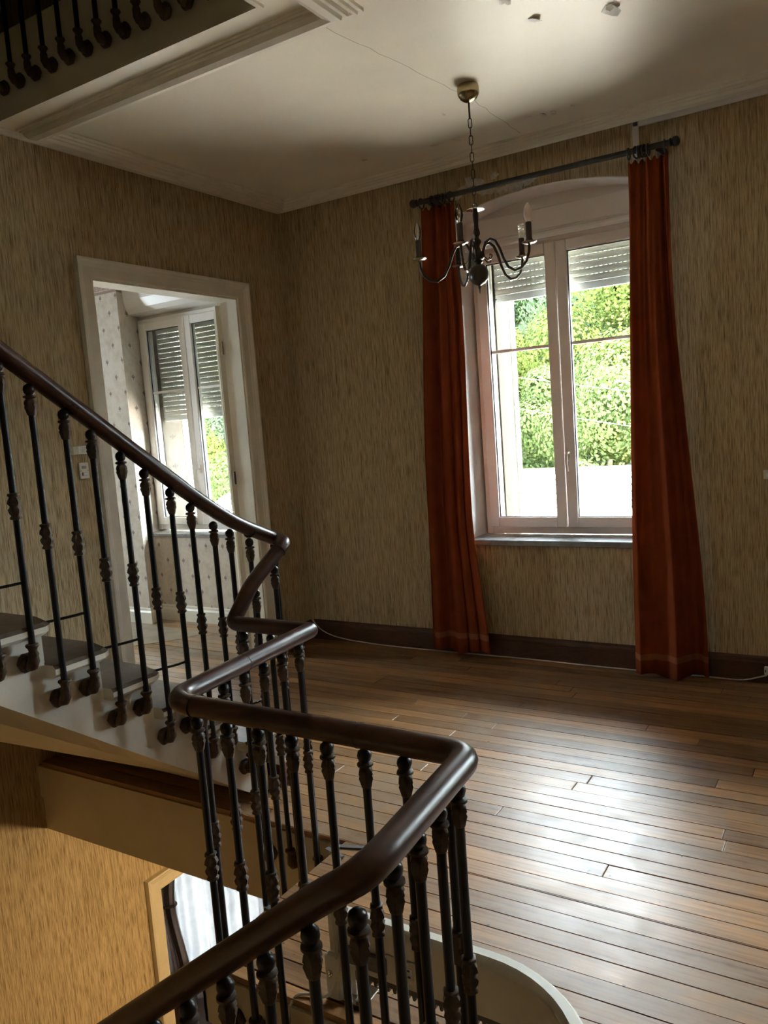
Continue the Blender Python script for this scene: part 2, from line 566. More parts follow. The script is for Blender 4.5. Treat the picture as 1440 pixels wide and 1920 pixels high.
mb = MB()
wall_cells(mb, YB, .31, ZL, ZT, [(DY0, DY1, 0, DZ), (DY0, DY1, ZL, -1.08)], lambda a, b, c, d: ((-.14, a, c), (0, b, d)))
wall_left = struct(mb.build('wall_left', WALLP))
struct(MB().box((XR, YB, ZL), (XR + .2, .31, ZT)).build('wall_right', DARKW))  # out-of-view wall, finished dark to limit bounce onto the far wall
struct(MB().box((-.14, YB - .2, ZL), (XR + .2, YB, ZT)).build('wall_back', WALLP))
struct(MB().box((0, -5.28, ZL), (2.95, -5.14, ZT)).build('wall_stairwell', WALLP))
struct(MB().box((-.14, YB, ZT), (XR, .31, ZT + .1)).build('ceiling_stairwell', CEILP))

# ------------------------------------------------------------------ landing floor
mb = MB()
mb.box((0, EY, -.37), (XR, 0, -.022)); mb.box((EX, SY, -.37), (XR, EY, -.022)); mb.box((SX, YB, -.37), (XR, SY, -.022))
floor = struct(mb.build('floor', FASCIA))
# two-step fascia, upper band proud
mb = MB()
g = .012
for a, b in (((0, EY - g, -.19), (EX - g, EY, -.023)), ((EX - g, SY - g, -.19), (EX, EY, -.023)),
             ((EX - g, SY - g, -.19), (SX - g, SY, -.023)), ((SX - g, YB, -.19), (SX, SY - g, -.023))):
    mb.box(a, b)
mb.build('fascia_board', FASCIA, floor)
mb = MB()
mb.box((0, EY, -.0225), (XR, 0, -.0212)); mb.box((EX, SY, -.0225), (XR, EY, -.0212)); mb.box((SX, YB, -.0225), (XR, SY, -.0212))
mb.build('subfloor', GAP, floor)
pm = MB().cbox((-.5, -.5, -.02), (.5, .5, 0), .0015).mesh('plank', PLANK)
pm2 = MB().cbox((-.5, -.5, -.02), (.5, .5, 0), .0015).mesh('pale_plank', PLANK2)
pm3 = MB().cbox((-.5, -.5, -.02), (.5, .5, 0), .0015).mesh('dark_plank', DARKPAINT)


def planks(parent, x0f, x1, y0, y1, me, w=.081, lo=1.5, hi=3.0, rnd=random.Random(3)):
    y = y0; n = 0
    while y > y1:
        ya = max(y - w, y1)
        x0 = x0f(ya + .01)
        x = x0 - (rnd.uniform(0, .9) if True else 0)
        while x < x1:
            L = rnd.uniform(lo, hi)
            a, b = max(x, x0), min(x + L, x1)
            if x1 - b < .25: b = x1
            if b - a > .04:
                o = link('plank', me, parent, ((a + b) / 2, (y + ya) / 2, rnd.uniform(-.0012, .0004)))
                gap = .0035 if rnd.random() < .85 else .006
                o.scale = (b - a - .002, (y - ya) - gap, 1)
            if b >= x1: break
            x = b
        y = ya; n += 1


def fx(y):
    if y > EY: return 0.022
    if y > SY: return EX - .006
    return SX - .006


rp_ = random.Random(3)
planks(floor, lambda y: .022, XR - .02, -.022, EY - .006, pm, w=(-.022 - EY) / 29 , rnd=rp_)
planks(floor, lambda y: EX - .006, XR - .02, EY - .006, SY - .006, pm, w=(EY - SY) / 9.6, rnd=rp_)
planks(floor, lambda y: SX - .006, XR - .02, SY - .006, YB + .02, pm, w=.085, rnd=rp_)

# ------------------------------------------------------------------ baseboards
mb = MB().sweep([(XR, -.001, 0), (0.02, -.001, 0)], [(0, 0), (-.022, 0), (-.022, .115), (-.016, .125), (-.012, .14), (0, .15)])
struct(mb.build('baseboard_far', DARKW))
mb = MB().sweep([(.001, -.02, 0), (.001, -.398, 0)], [(0, 0), (-.022, 0), (-.022, .115), (-.016, .125), (-.012, .14), (0, .15)])
struct(mb.build('baseboard_left', DARKW))

# ------------------------------------------------------------------ ceiling with stairwell opening
OX, OY = 1.735, -2.245
mb = MB()
mb.box((0, OY, ZC), (XR, 0, ZC + .365)); mb.box((OX, -5.14, ZC), (XR, OY, ZC + .365)); mb.box((0, YB, ZC), (XR, -5.14, ZC + .365))
ceiling = struct(mb.build('ceiling', CEILP))
mb = MB()   # thin bead around the opening
mb.sweep([(0, OY, ZC - .006), (OX, OY, ZC - .006), (OX, -5.14, ZC - .006)], [(-.016, -.006), (.004, -.006), (.004, .012), (-.016, .012)])
mb.build('edge_bead', MOULD, ceiling)
prof = [(-.078, .0), (-.078, -.014), (-.062, -.014), (-.060, -.026), (-.046, -.026), (-.044, -.016), (-.034, -.016), (-.032, -.034), (-.018, -.034), (-.014, -.050), (.014, -.056),
        (.040, -.046), (.054, -.030), (.056, -.018), (.066, -.018), (.068, -.010), (.078, -.010), (.078, 0)]
loop = [(.135, -.115, ZC), (.135, -2.045, ZC), (1.95, -2.045, ZC), (1.95, -5.35, ZC), (XR - .15, -5.35, ZC), (XR - .15, -.115, ZC)]
mb = MB().sweep(loop, prof, loop=True)
struct(mb.build('trim_4', MOULD), 'stepped plaster moulding framing the ceiling and stairwell opening')
# cornice fillet against the walls
mb = MB().sweep([(XR, -.001, ZC), (.001, -.001, ZC), (.001, OY, ZC)], [(0, 0), (0, -.022), (-.012, -.022), (-.020, -.012), (-.03, -.004), (-.03, 0)])
struct(mb.build('trim_5', MOULD), 'narrow plaster cornice where wall meets ceiling')

# peeling paint flakes and plaster crack on the ceiling
rf = random.Random(5)


def flake(x, y, s, rot, curl=.6):
    mb = MB(); n = 5; rows = []
    for i in range(n):
        t = i / (n - 1)
        w = s * (.5 + .5 * math.sin(PI * (t * .8 + .15))) * .55
        a = Vector((math.cos(rot), math.sin(rot), 0)); b = Vector((-math.sin(rot), math.cos(rot), 0))
        c = Vector((x, y, ZC - .0015)) + a * (t * s) + Vector((0, 0, -curl * s * t * t))
        j = rf.uniform(-.2, .2) * s
        rows.append([c + b * (w + j), c - b * (w - j), c - b * (w - j) + Vector((0, 0, .0012)), c + b * (w + j) + Vector((0, 0, .0012))])
    mb.rings(rows)
    return mb.build('paint_flake', PLASTER, ceiling)


for x, y, s, r in ((2.77, -1.34, .075, .6), (2.83, -1.35, .05, 2.8), (2.50, -1.43, .05, -.4), (2.33, -.43, .025, .3), (2.24, -.43, .03, 2.2), (2.16, -.425, .035, .2),
                   (2.11, -.43, .03, 2.9), (1.50, -.40, .05, -1.2), (1.62, -.405, .03, .3), (1.68, -.40, .025, 2.5), (1.764, -.807, .02, .8), (1.066, -.481, .035, -1.0), (2.46, -1.67, .05, .4)):
    flake(x, y, s * .9, r, .28)
pts = []
for i in range(26):
    t = i / 25
    pts.append((1.83 + .14 * min(1, t * 1.6) + rf.uniform(-.006, .006), -1.95 + 1.72 * t, ZC - .0003))
mb = MB()
for a, b in zip(pts, pts[1:]):
    w = .0016
    mb.add([(a[0] - w, a[1], a[2]), (a[0] + w, a[1], a[2]), (b[0] + w, b[1], b[2]), (b[0] - w, b[1], b[2])], [(0, 1, 2, 3)])
mb.build('ceiling_crack', Mat('crack_line', (.42, .39, .31), .9).m, ceiling)  # crack drawn as a thin tan strip

# bare plaster where the wallpaper has come away above the window
for k, (cx, cz, rx, rz) in enumerate(((1.56, 3.035, .10, .055), (1.64, 2.985, .07, .03), (1.80, 2.965, .10, .035), (1.92, 2.985, .05, .03), (1.44, 3.0, .05, .03), (1.70, 3.06, .03, .02))):
    mb = MB(); n = 18; pl = []
    for j in range(n):
        t = 2 * PI * j / n; q = rf.uniform(.6, 1.15)
        pl.append((cx + rx * q * math.cos(t), -.0012, cz + rz * q * math.sin(t)))
    mb.poly(pl, (0, .0012, 0))
    mb.build('bare_plaster_patch', GREYPL, wall_far)

# white cable trunking under the cornice
mb = MB()
mb.cbox((2.545, -.018, 2.96), (2.578, -.0005, 3.155), .003)
mb.cbox((2.545, -.018, 3.128), (XR - .01, -.0005, 3.158), .003)
struct(mb.build('trim_6', PVC), 'white cable trunking under the cornice right of the window')


# ------------------------------------------------------------------ windows
def make_window(name, cx, z0, yf, shut_z, label, zt=2.66, hw=.58, boxy=.12, sill=True):
    root = struct(empty(name, (cx, yf, z0)), label)
    x0, x1 = cx - hw, cx + hw
    y0, y1 = yf, yf + .06
    mb = MB(); fw = .045
    mb.cbox((x0, y0, z0), (x0 + fw, y1, zt), .004); mb.cbox((x1 - fw, y0, z0), (x1, y1, zt), .004)
    mb.cbox((x0 + fw, y0, z0), (x1 - fw, y1, z0 + .055), .004); mb.cbox((x0 + fw, y0, zt - .045), (x1 - fw, y1, zt), .004)
    mb.build('frame', PVC, root)
    for s in (-1, 1):
        a, b = (x0 + fw - .012, cx - .003) if s < 0 else (cx + .003, x1 - fw + .012)
        za, zb = z0 + .045, zt - .035
        sw = .068
        ys0, ys1 = y0 - .018, y1 - .012
        mb = MB()
        mb.cbox((a, ys0, za), (a + sw, ys1, zb), .005); mb.cbox((b - sw, ys0, za), (b, ys1, zb), .005)
        mb.cbox((a + sw, ys0, za), (b - sw, ys1, za + sw), .005); mb.cbox((a + sw, ys0, zb - sw), (b - sw, ys1, zb), .005)
        sash = mb.build('sash', PVC, root)
        ym = (ys0 + ys1) / 2
        pm_ = MB().box((a + sw, ym - .002, za + sw), (b - sw, ym + .002, zb - sw)).build('pane', GLASS, sash)
        mb = MB()
        t = .005
        for q in ((a + sw, za + sw, a + sw + t, zb - sw), (b - sw - t, za + sw, b - sw, zb - sw), (a + sw, za + sw, b - sw, za + sw + t), (a + sw, zb - sw - t, b - sw, zb - sw)):
            mb.box((q[0], ym - .012, q[1]), (q[2], ym - .003, q[3]))
        mb.build('glazing_gasket', DARKG, sash)
        MB().cbox((a + sw, ym - .011, z0 + 1.215), (b - sw, ym + .011, z0 + 1.235), .003).build('glazing_bar', PVC, sash)
        if s > 0:
            hz = z0 + .52
            mb = MB(); hx = a + .030
            mb.cbox((hx - .014, ys0 - .008, hz - .02), (hx + .014, ys0, hz + .05), .004)
            mb.tube([(hx, ys0 - .006, hz + .015), (hx, ys0 - .040, hz + .015), (hx - .004, ys0 - .048, hz + .005), (hx - .008, ys0 - .044, hz - .05), (hx - .004, ys0 - .038, hz - .105)], [.008, .008, .010, .009, .008], 8)
            mb.build('handle', SWHITE, sash, smooth=True)
    # roller shutter
    sx0, sx1 = x0 + .05, x1 - .05
    ysh = y1 + .045
    tpl = MB()
    L = sx1 - sx0
    prof_ = [(-.005, -.0195), (.0015, -.0195), (.005, -.008), (.005, .008), (.0015, .0195), (-.005, .0195), (-.007, 0)]
    tpl.rings([[(-L / 2, -q[0], q[1]) for q in prof_], [(L / 2, -q[0], q[1]) for q in prof_]])
    k = -L / 2 + .012
    while k < L / 2 - .02:
        tpl.box((k, -.0015, .0195), (k + .013, .002, .0232)); k += .030
    sm = tpl.mesh('shutter_slat', SHUT)
    z = shut_z + .048 + .021
    while z < zt + .02:
        link('shutter_slat', sm, root, (cx - cx, ysh - yf, z - z0)); z += .0425
    MB().cbox((sx0, ysh - .008, shut_z), (sx1, ysh + .008, shut_z + .048), .003).build('shutter_end_bar', SHUTBAR, root)
    MB().lathe([(.005, 0), (.005, -.004), (.001, -.005)], (sx0 + .07, ysh - .008, shut_z + .024), 8, 'y').build('stop_screw', DARKG, root)
    for s in (-1, 1):
        xa = cx + s * (hw - .035)
        MB().box((xa - .02, ysh - .02, z0 + .0), (xa + .02, ysh + .02, zt)).build('shutter_guide', DARKG, root)
    return root


w1 = make_window('window_1', 1.98, .79, .25, 2.345, 'white two-leaf window with arched niche and shutter mostly raised', 2.69)
# shutter box panel above the main window
mb = MB()
mb.box((1.385, .20, 2.69), (2.575, .308, 2.875))
mb.cbox((1.40, .192, 2.73), (2.56, .205, 2.86), .004)
mb.tube([(1.385, .205, 2.70), (2.575, .205, 2.70)], .022, 10)
mb.build('shutter_box', PVC, w1)
MB().box((1.385, .22, 2.872), (2.575, .30, 2.945)).build('box_infill', PVC, w1)
mb = MB().cbox((1.30, -.028, .752), (2.66, .26, .788), .004)
mb.build('sill', SLATE, w1)

w5 = make_window('window_5', 4.70, .79, .25, 2.60, 'second window of the room, right of the picture', 2.69)
MB().box((4.102, .20, 2.69), (5.298, .308, 2.869)).build('shutter_box', PVC, w5)
MB().cbox((4.02, -.028, .752), (5.38, .26, .788), .004).build('sill', SLATE, w5)
w2 = make_window('window_2', -1.30, .79, .27, 1.76, 'white window of the next room with shutter half lowered', 2.66)
mb = MB()
rings = []
for x in (-1.86, -.66):
    rings.append([(x, .30, 2.93), (x, .08, 2.93), (x, .05, 2.90), (x, .06, 2.80), (x, .09, 2.73), (x, .13, 2.695), (x, .30, 2.69)])
mb.rings(rings).build('shutter_box', PVC, w2, smooth=False)
mb = MB().cbox((-1.86, .085, .752), (-.62, .29, .782), .004)
mb.build('sill', SLATE, w2)
w3 = make_window('window_3', -1.30, -3.40, .27, -1.0, 'white window downstairs behind the voile curtain', -.9)

# ------------------------------------------------------------------ next room (through the doorway)
mb = MB()
mb.poly([(-4.1, -.05, 0), (-1.74, -.05, 0), (-1.90, .31, 0), (-4.1, .31, 0)], (0, 0, ZC))
mb.box((-1.83, .115, 0), (-.62, .31, .755)); mb.box((-.62, -.05, 0), (-.141, .31, ZC)); mb.box((-1.83, .115, 2.95), (-.62, .31, ZC))
struct(mb.build('wall_next_room_far', FLEUR))
mb = MB()
wall_cells(mb, -4.2, .31, ZL, ZC, [(-2.0, -1.35, 1.0, 2.0)], lambda a, b, c, d: ((-4.3, a, c), (-4.1, b, d)))  # opening for the added window
struct(mb.build('wall_next_room_left', FLEUR))
w4 = struct(empty('added_window_4', (-4.2, -1.675, 1.0)), 'unseen window added in the left wall to brighten the next room')  # window added out of view to brighten the next room
mb = MB()
for a, b in (((-4.22, -2.0, 1.0), (-4.16, -1.95, 2.0)), ((-4.22, -1.40, 1.0), (-4.16, -1.35, 2.0)), ((-4.22, -1.95, 1.0), (-4.16, -1.40, 1.05)), ((-4.22, -1.95, 1.95), (-4.16, -1.40, 2.0))):
    mb.cbox(a, b, .004)
mb.build('frame', PVC, w4)
MB().box((-4.192, -1.95, 1.05), (-4.188, -1.40, 1.95)).build('pane', GLASS, w4)
struct(MB().box((-4.1, -4.2, ZL), (-.14, -4.0, ZC)).build('wall_next_room_back', FLEUR))
struct(MB().box((-4.1, -4.0, ZC), (-.14, .31, ZC + .1)).build('ceiling_next_room', PLASTER))
floor2 = struct(MB().box((-4.1, -4.0, -.37), (-.141, .31, -.022)).box((-.141, DY0, -.37), (0, DY1, -.022)).build('floor_next_room', GAP))
planks(floor2, lambda y: -3.2, -.142, .11, DY1, pm2, rnd=random.Random(11))
planks(floor2, lambda y: -3.2, .0, DY1 - .013, DY0 + .013, pm2, rnd=random.Random(13))
planks(floor2, lambda y: -4.1, -.142, DY0, -4.0, pm2, .2, 3.0, 4.0, rnd=random.Random(12))
mb = MB()
bp = [(0, 0), (-.02, 0), (-.02, .10), (-.012, .115), (-.012, .13), (0, .14)]
mb.sweep([(-1.81, .114, 0), (-1.74, -.05, 0), (-4.1, -.05, 0)], bp)
mb.sweep([(-.62, .114, 0), (-1.80, .114, 0)], bp)
struct(mb.build('baseboard_next_room', CASEP))
mb = MB().poly([(-2.6, -.10, .0005), (-1.72, -.10, .0005), (-.96, -.14, .0005), (-1.12, -.45, .0005), (-1.28, -.62, .0005), (-1.45, -1.3, .0005), (-2.6, -1.5, .0005)], (0, 0, .003))
tag(mb.build('linoleum_sheet', LINO), 'beige linoleum offcut on the floor of the next room', 'floor covering')


# ------------------------------------------------------------------ door casings
def doorway(name, z0, zin, label, leaf, paint, yo0=-1.823, yo1=-.398):
    root = struct(empty(name, (0, (DY0 + DY1) / 2, z0)), label)
    zo = zin + .112
    # architrave as mitred sweep
    pr = [(.103, 0), (.103, .034), (.092, .036), (.082, .030), (.076, .022), (.066, .020), (.058, .016), (.008, .016), (.0, .012), (0, 0)]
    mb = MB()
    def leg(y, s):
        return [(q[1], y + s * q[0]) for q in pr]
    for s, y, nm in ((-1, DY0, 'casing_side'), (1, DY1, 'casing_side')):
        m_ = MB()
        lo = [(q[1], y + s * q[0], z0) for q in pr]
        hi = [(q[1], y + s * q[0], zin + q[0]) for q in pr]
        m_.rings([lo, hi]).build(nm, paint, root)
    m_ = MB()
    a = [(q[1], DY0 - q[0], zin + q[0]) for q in pr]; b = [(q[1], DY1 + q[0], zin + q[0]) for q in pr]
    m_.rings([a, b]).build('casing_head', paint, root)
    MB().box((-.145, DY0 - .001, z0), (.001, DY0 + .012, zin)).build('jamb', paint, root)
    MB().box((-.145, DY1 - .012, z0), (.001, DY1 + .001, zin)).build('jamb', paint, root)
    MB().box((-.145, DY0, zin - .012), (.001, DY1, zin + .001)).build('jamb_head', paint, root)
    if leaf:
        d = Vector((-.70, .71, 0)).normalized(); n = Vector((d.y, -d.x, 0))
        p = Vector((-.155, DY1 - .022, 0)); Lf = .48
        def slab(u0, u1, t0, t1, za, zb):
            return [p + d * u0 + n * t0 + Vector((0, 0, za)), p + d * u1 + n * t0 + Vector((0, 0, za)), p + d * u1 + n * t1 + Vector((0, 0, za)), p + d * u0 + n * t1 + Vector((0, 0, za))], zb - za
        m_ = MB(); q, h = slab(0, Lf, -.02, .02, z0 + .012, zin - .03); m_.poly(q, (0, 0, h))
        lf = m_.build('door_leaf', CREAM, root)
        for za, zb in ((.2, .9), (1.05, 2.3)):
            m_ = MB(); q, h = slab(.08, Lf - .08, -.026, .026, z0 + za, z0 + zb); m_.poly(q, (0, 0, h)); m_.build('door_panel', CREAM, lf)
        for hz in (.35, 1.25, 2.15):
            MB().tube([p + Vector((.012, -.006, z0 + hz)), p + Vector((.012, -.006, z0 + hz + .09))], .008, 8).build('hinge', BRASS if hz > 2 else ORN, lf)
    return root


doorway('door_1', 0, DZ, 'white moulded doorway into the fleur-de-lis papered room', True, CASEP)
doorway('door_2', ZL, -1.085, 'cream doorway downstairs leading to the curtained room', False, CREAM)

# ------------------------------------------------------------------ lower storey
struct(MB().box((-4.1, YB, ZL - .1), (XR, .31, ZL)).build('floor_lower', LOWFL))
struct(MB().box((-4.1, -4.0, -.45), (-.141, .0, -.371)).build('ceiling_lower_room', PLASTER))
mb = MB()
wall_cells(mb, -4.1, -.141, ZL, -.371, [(-1.9, -.7, -3.41, -.85)], lambda a, b, c, d: ((a, 0, c), (b, .31, d)))
struct(mb.build('wall_lower_room', PLASTER))


# ------------------------------------------------------------------ staircase (upper flight)
RISE = .149
XS = 1.36


def tip(k): return {1: -1.93, 2: -2.09, 3: -2.295}.get(k, -2.72 - .213 * (k - 5))


st = empty('staircase', (XS / 2, -2.0, 0))
tag(st, 'cream stringer staircase with worn dark treads rising along the left wall', 'staircase')
NK = 11
for k in range(1, NK + 1):
    z = RISE * k; yb = tip(k + 1) - .02
    xe = XS + .055
    y = tip(k)
    # tread: nosing front rounded, outer front corner flared
    outl = [(.002, y), (1.10, y), (1.30, y - .004), (xe - .02, y - .035), (xe, y - .065), (xe, yb - .03), (.002, yb - .03)]
    if k == 1:
        outl = [(.002, y), (1.22, y), (1.33, y - .015), (1.40, y - .06), (1.43, y - .12), (1.42, yb - .02), (.002, yb - .02)]
    m_ = MB()
    zt_, zm, zb_ = z, z - .02, z - .042
    ring = lambda ins, zz: [(max(.002, px - ins), py - ins if i < 5 else py, zz) for i, (px, py) in enumerate(outl)]
    m_.rings([ring(.012, zb_), ring(.0, zb_ + .012), ring(0, zt_ - .012), ring(.010, zt_)])
    me = m_.mesh('tread', [STRING, TREADW], origin=(.7, y, z))
    for f in me.polygons:
        if f.normal.z > .6: f.material_index = 1
    tr = link('tread', me, st, Vector((.7, y, z)) - wloc(st))
    # riser
    ri = MB().box((.002, y - .055, z - RISE), (XS - .02, y - .035, z - .042))
    if k == 1:
        ri = MB(); o1 = [(.002, y - .04), (1.2, y - .04), (1.32, y - .055), (1.38, y - .10), (1.395, y - .16), (1.33, y - .16), (1.3, y - .12), (.002, y - .10)]
        ri.poly([(a, b, 0) for a, b in o1], (0, 0, z - .042))
    ri.build('riser', REDW if k == 1 else STRING, st)
    if k >= 3:   # iron tie from the tread corner to the baluster below
        yy = tip(k - 1) - .12
        MB().tube([(1.36, y - .03, z - .012), (1.405, y + .05, z - .006), (1.415, yy, z - .004)], .005, 6).build('tie_rod', IRON, st)
# stringer: stepped top, sloping bottom
top = []
for k in range(1, NK + 1):
    top += [(tip(k) - .05, RISE * k - .042), (tip(k + 1) - .05, RISE * k - .042)]
ylast = tip(NK + 1) - .05


def sbot(y):
    if y > -2.26: return max(0.0, (-2.19 - y) * .25)
    return .018 + (-2.26 - y) * .72


bot = [(ylast + (-2.17 - ylast) * i / 16) for i in range(17)]
poly = [(-2.17, 0.0)] + [(-2.17, .298 - .042)]
tp = [(a, b) for a, b in top if a < -2.17]
pl = [(-2.17, 0)] + [(-2.17, RISE * 2 - .042)] + tp + [(y, sbot(y)) for y in bot[:-1]]
m_ = MB()
n = len(pl)
# build stringer as vertical strips
ys = sorted({p[0] for p in tp} | set(bot) | {-2.17})
def stop(y):
    for k in range(1, NK + 2):
        if tip(k + 1) - .05 <= y: return RISE * k - .042
    return RISE * NK
for a, b in zip(ys, ys[1:]):
    zt_ = stop((a + b) / 2 )
    m_.add([(XS, a, sbot(a)), (XS, b, sbot(b)), (XS, b, zt_), (XS, a, zt_), (XS - .05, a, sbot(a)), (XS - .05, b, sbot(b)), (XS - .05, b, zt_), (XS - .05, a, zt_)],
           [(0, 1, 2, 3), (5, 4, 7, 6), (1, 5, 6, 2), (4, 0, 3, 7), (0, 4, 5, 1), (3, 2, 6, 7)])
m_.build('stringer', STRING, st)
# coved soffit: dips inward below the stringer
m_ = MB()
secs = []
for i in range(17):
    y = bot[i]; zb_ = sbot(y); d = min(.14, max(0, (-2.42 - y) * .14))
    secs.append([(XS - .002, y, zb_), (XS - .07, y, zb_ - d * .45), (XS - .26, y, zb_ - d), (0.005, y, zb_ - d), (.005, y, zb_ + .08 ), (XS - .01, y, zb_ + .02)])
m_.rings(secs).build('soffit', CREAM, st)
# half landing at the top of this flight
MB().box((.002, -5.138, RISE * (NK + 1) - .2), (1.42, tip(NK + 1) , RISE * (NK + 1))).build('half_landing', TREADW, st)

# ------------------------------------------------------------------ lower flight (descends west beyond the near rail)
st2 = empty('staircase', (2.2, -4.4, -1.0))
tag(st2, 'lower staircase flight descending beside the near handrail', 'staircase')
for k in range(1, 9):
    z = -RISE * 1.12 * k; x1_ = SX + .03 - .213 * (k - 1)
    m_ = MB().cbox((x1_ - .26, -5.13, z - .042), (x1_, -3.70, z), .01); m_.build('tread', TREADW, st2)
    MB().box((x1_ - .03, -5.13, z), (x1_ - .012, -3.76, z + RISE * 1.12 - .042)).build('riser', STRING, st2)
m_ = MB().poly([(SX - .01, -3.76, -.03), (SX - .01, -3.76, -.40), (1.25, -3.76, -1.72), (1.25, -3.76, -1.20)], (0, -.05, 0))
m_.build('stringer', STRING, st2)

# ------------------------------------------------------------------ railing
RP = [(0, 0)]
def ellipse(w, h, n=14):
    return [(w * math.cos(2 * PI * j / n), h * math.sin(2 * PI * j / n) + (.003 if math.sin(2 * PI * j / n) > 0 else 0)) for j in range(n)]


ZR = .85
def zfl(y): return 1.295 + (-2.406 - y) * .72


path = [(1.415, -4.05, zfl(-4.05)), (1.415, -2.50, zfl(-2.50)), (1.415, -2.30, 1.238), (1.415, -2.04, 1.125), (1.50, -2.075, 1.12), (1.505, -2.32, .985), (1.497, -2.445, ZR), (1.882, -2.445, ZR),
        (1.945, -3.215, ZR), (2.915, -3.225, ZR), (2.955, -3.715, ZR - .002), (2.86, -3.725, .785), (1.30, -3.725, .785 - 1.56 * .775)]
rads = [0, .10, .10, .10, .05, .05, .035, .004, .11, .055, .075, .06, 0]
rail_path = fillet(path, rads, 7)


def frame_sweep(mb, path, w, h, n=14):
    """round-ish section swept along a 3-D path with parallel transport (no twist at tight turns)"""
    P = [Vector(p) for p in path]; rings = []
    for i, p in enumerate(P):
        a = P[max(0, i - 1)]; b = P[min(len(P) - 1, i + 1)]
        d1 = (p - a); d2 = (b - p)
        d1 = d1.normalized() if d1.length > 1e-6 else d2.normalized()
        d2 = d2.normalized() if d2.length > 1e-6 else d1
        t = (d1 + d2).normalized()
        s = t.cross(Vector((0, 0, 1))).normalized(); u = s.cross(t)
        ct = max(.5, math.sqrt(max(0.0, (1 + d1.dot(d2)) / 2)))
        rings.append([p + s * (w * math.cos(2 * PI * j / n) / ct) + u * (h * math.sin(2 * PI * j / n)) for j in range(n)])
    return mb.rings(rings)


rl = empty('stair_railing', (2.4, -3.2, 0))
tag(rl, 'dark wooden handrail on black iron balusters winding around the stairwell', 'railing')
frame_sweep(MB(), rail_path, .0335, .030).build('handrail', RAILW, rl, smooth=True)
# joint lines of the handrail
for p, d in (((2.06, -3.218, ZR), (1, -.01, 0)), ((2.62, -3.222, ZR), (1, -.01, 0)), ((1.915, -2.85, ZR), (.08, -1, 0)), ((1.415, -2.20, 1.185), (0, 1, -.5)), ((1.505, -2.13, 1.09), (0, -1, -.55))):
    d = Vector(d).normalized(); p = Vector(p)
    frame_sweep(MB(), [p - d * .0012, p + d * .0012], .0345, .031).build('rail_joint', DARKG, rl)

# shared baluster pieces (origin at the rod axis)
me_fin = MB().lathe([(.006, .004), (.016, -.004), (.0185, -.014), (.016, -.025), (.010, -.031), (.020, -.034), (.0205, -.039), (.012, -.043), (.0165, -.050, .10), (.0175, -.060, .14), (.0165, -.064, .05), (.0180, -.070, .12), (.0150, -.082, .10), (.0128, -.094, .05), (.0110, -.096)], n=18).mesh('finial', [ORN, BALLI], True)
for f in me_fin.polygons:
    if f.center.z > -.03: f.material_index = 1
me_col = MB().lathe([(.0108, .042), (.0165, .040, .06), (.0165, .034, .10), (.0135, .029), (.0165, .020, .14), (.0185, .010, .16), (.0150, .002), (.0150, -.002), (.0185, -.010, .16), (.0165, -.020, .14), (.0135, -.029), (.0165, -.034, .10), (.0165, -.040, .06), (.0108, -.042)], n=18).mesh('collar', ORN, True)
# socket: cup, elbow and rosette; wall lies in +x direction at .055
sk = MB().lathe([(.0115, .052), (.0200, .050), (.0215, .045), (.0150, .036), (.0125, .028, .06), (.0165, .016, .12), (.0150, .006)], n=16)
sk.tube([(0, 0, .012), (.002, 0, -.006), (.012, 0, -.020), (.026, 0, -.024), (.040, 0, -.018)], [.0155, .0185, .0190, .0180, .0170], 12)
sk.lathe([(.010, .020), (.022, .022, .05), (.030, .028, .08), (.0335, .038, .08), (.0300, .048, .05), (.020, .0545)], (0, 0, -.014), 16, 'x')
me_soc = sk.mesh('socket', ORN, True)
rod_cache = {}


def rod_mesh(L):
    L = round(L, 3)
    if L not in rod_cache:
        rod_cache[L] = MB().lathe([(.0108, 0), (.0108, L)], n=10).mesh('baluster', IRON, True)
    return rod_cache[L]


def baluster(parent, x, y, zb_, zt_, ang, socket=True, collar=True, name='baluster'):
    b = link(name, rod_mesh(zt_ - zb_ - .05), parent, Vector((x, y, zb_ + .045)) - wloc(parent))
    L = zt_ - zb_
    link('finial', me_fin, b, (0, 0, L - .05))
    if collar: link('collar', me_col, b, (0, 0, (L - .05) * .5))
    if socket:
        s = link('socket', me_soc, b, (0, 0, -.045)); s.rotation_euler = (0, 0, ang)
    return b


RB = .029   # rail underside below its centre
for k in range(1, NK + 1):
    for d in (.12, .235):
        y = tip(k) - d
        if k == 1 and d > .2: continue
        zr = zfl(y) if y < -2.45 else (1.238 + (-2.30 - y) * .5 if y < -2.1 else 1.15)
        baluster(rl, 1.415, y, RISE * k - .105 if k > 1 else .03, zr - RB * 1.25, PI, socket=True)
# under the wreath that drops back to the landing
for y, zr in ((-2.17, 1.068), (-2.30, .995), (-2.40, .90)):
    baluster(rl, 1.505, y, -.02, zr - RB * 1.2, 0, socket=False)
def run(p, q, ang, skip=.06, zb_=-.115):
    p, q = Vector(p), Vector(q); L = (q - p).length - 2 * skip
    n = max(1, round(L / .118))
    for i in range(n + 1):
        c = p + (q - p).normalized() * (skip + L * i / n)
        baluster(rl, c.x, c.y, zb_, c.z - RB, ang)
run((1.497, -2.445, ZR), (1.882, -2.445, ZR), PI / 2, .055)
run((1.886, -2.475, ZR), (1.942, -3.13, ZR), 0, .055)
run((2.00, -3.216, ZR), (2.915, -3.225, ZR), PI / 2, .06)
run((2.915, -3.26, ZR), (2.952, -3.66, ZR), 0, .04)
for i in range(11):
    x = 2.83 - .113 * i
    zr = .785 - (2.86 - x) * .775
    baluster(rl, x, -3.725, zr - 1.0, zr - RB * 1.25, -PI / 2)
baluster(rl, 2.935, -3.722, -.115, .82 - RB * 1.2, 0)
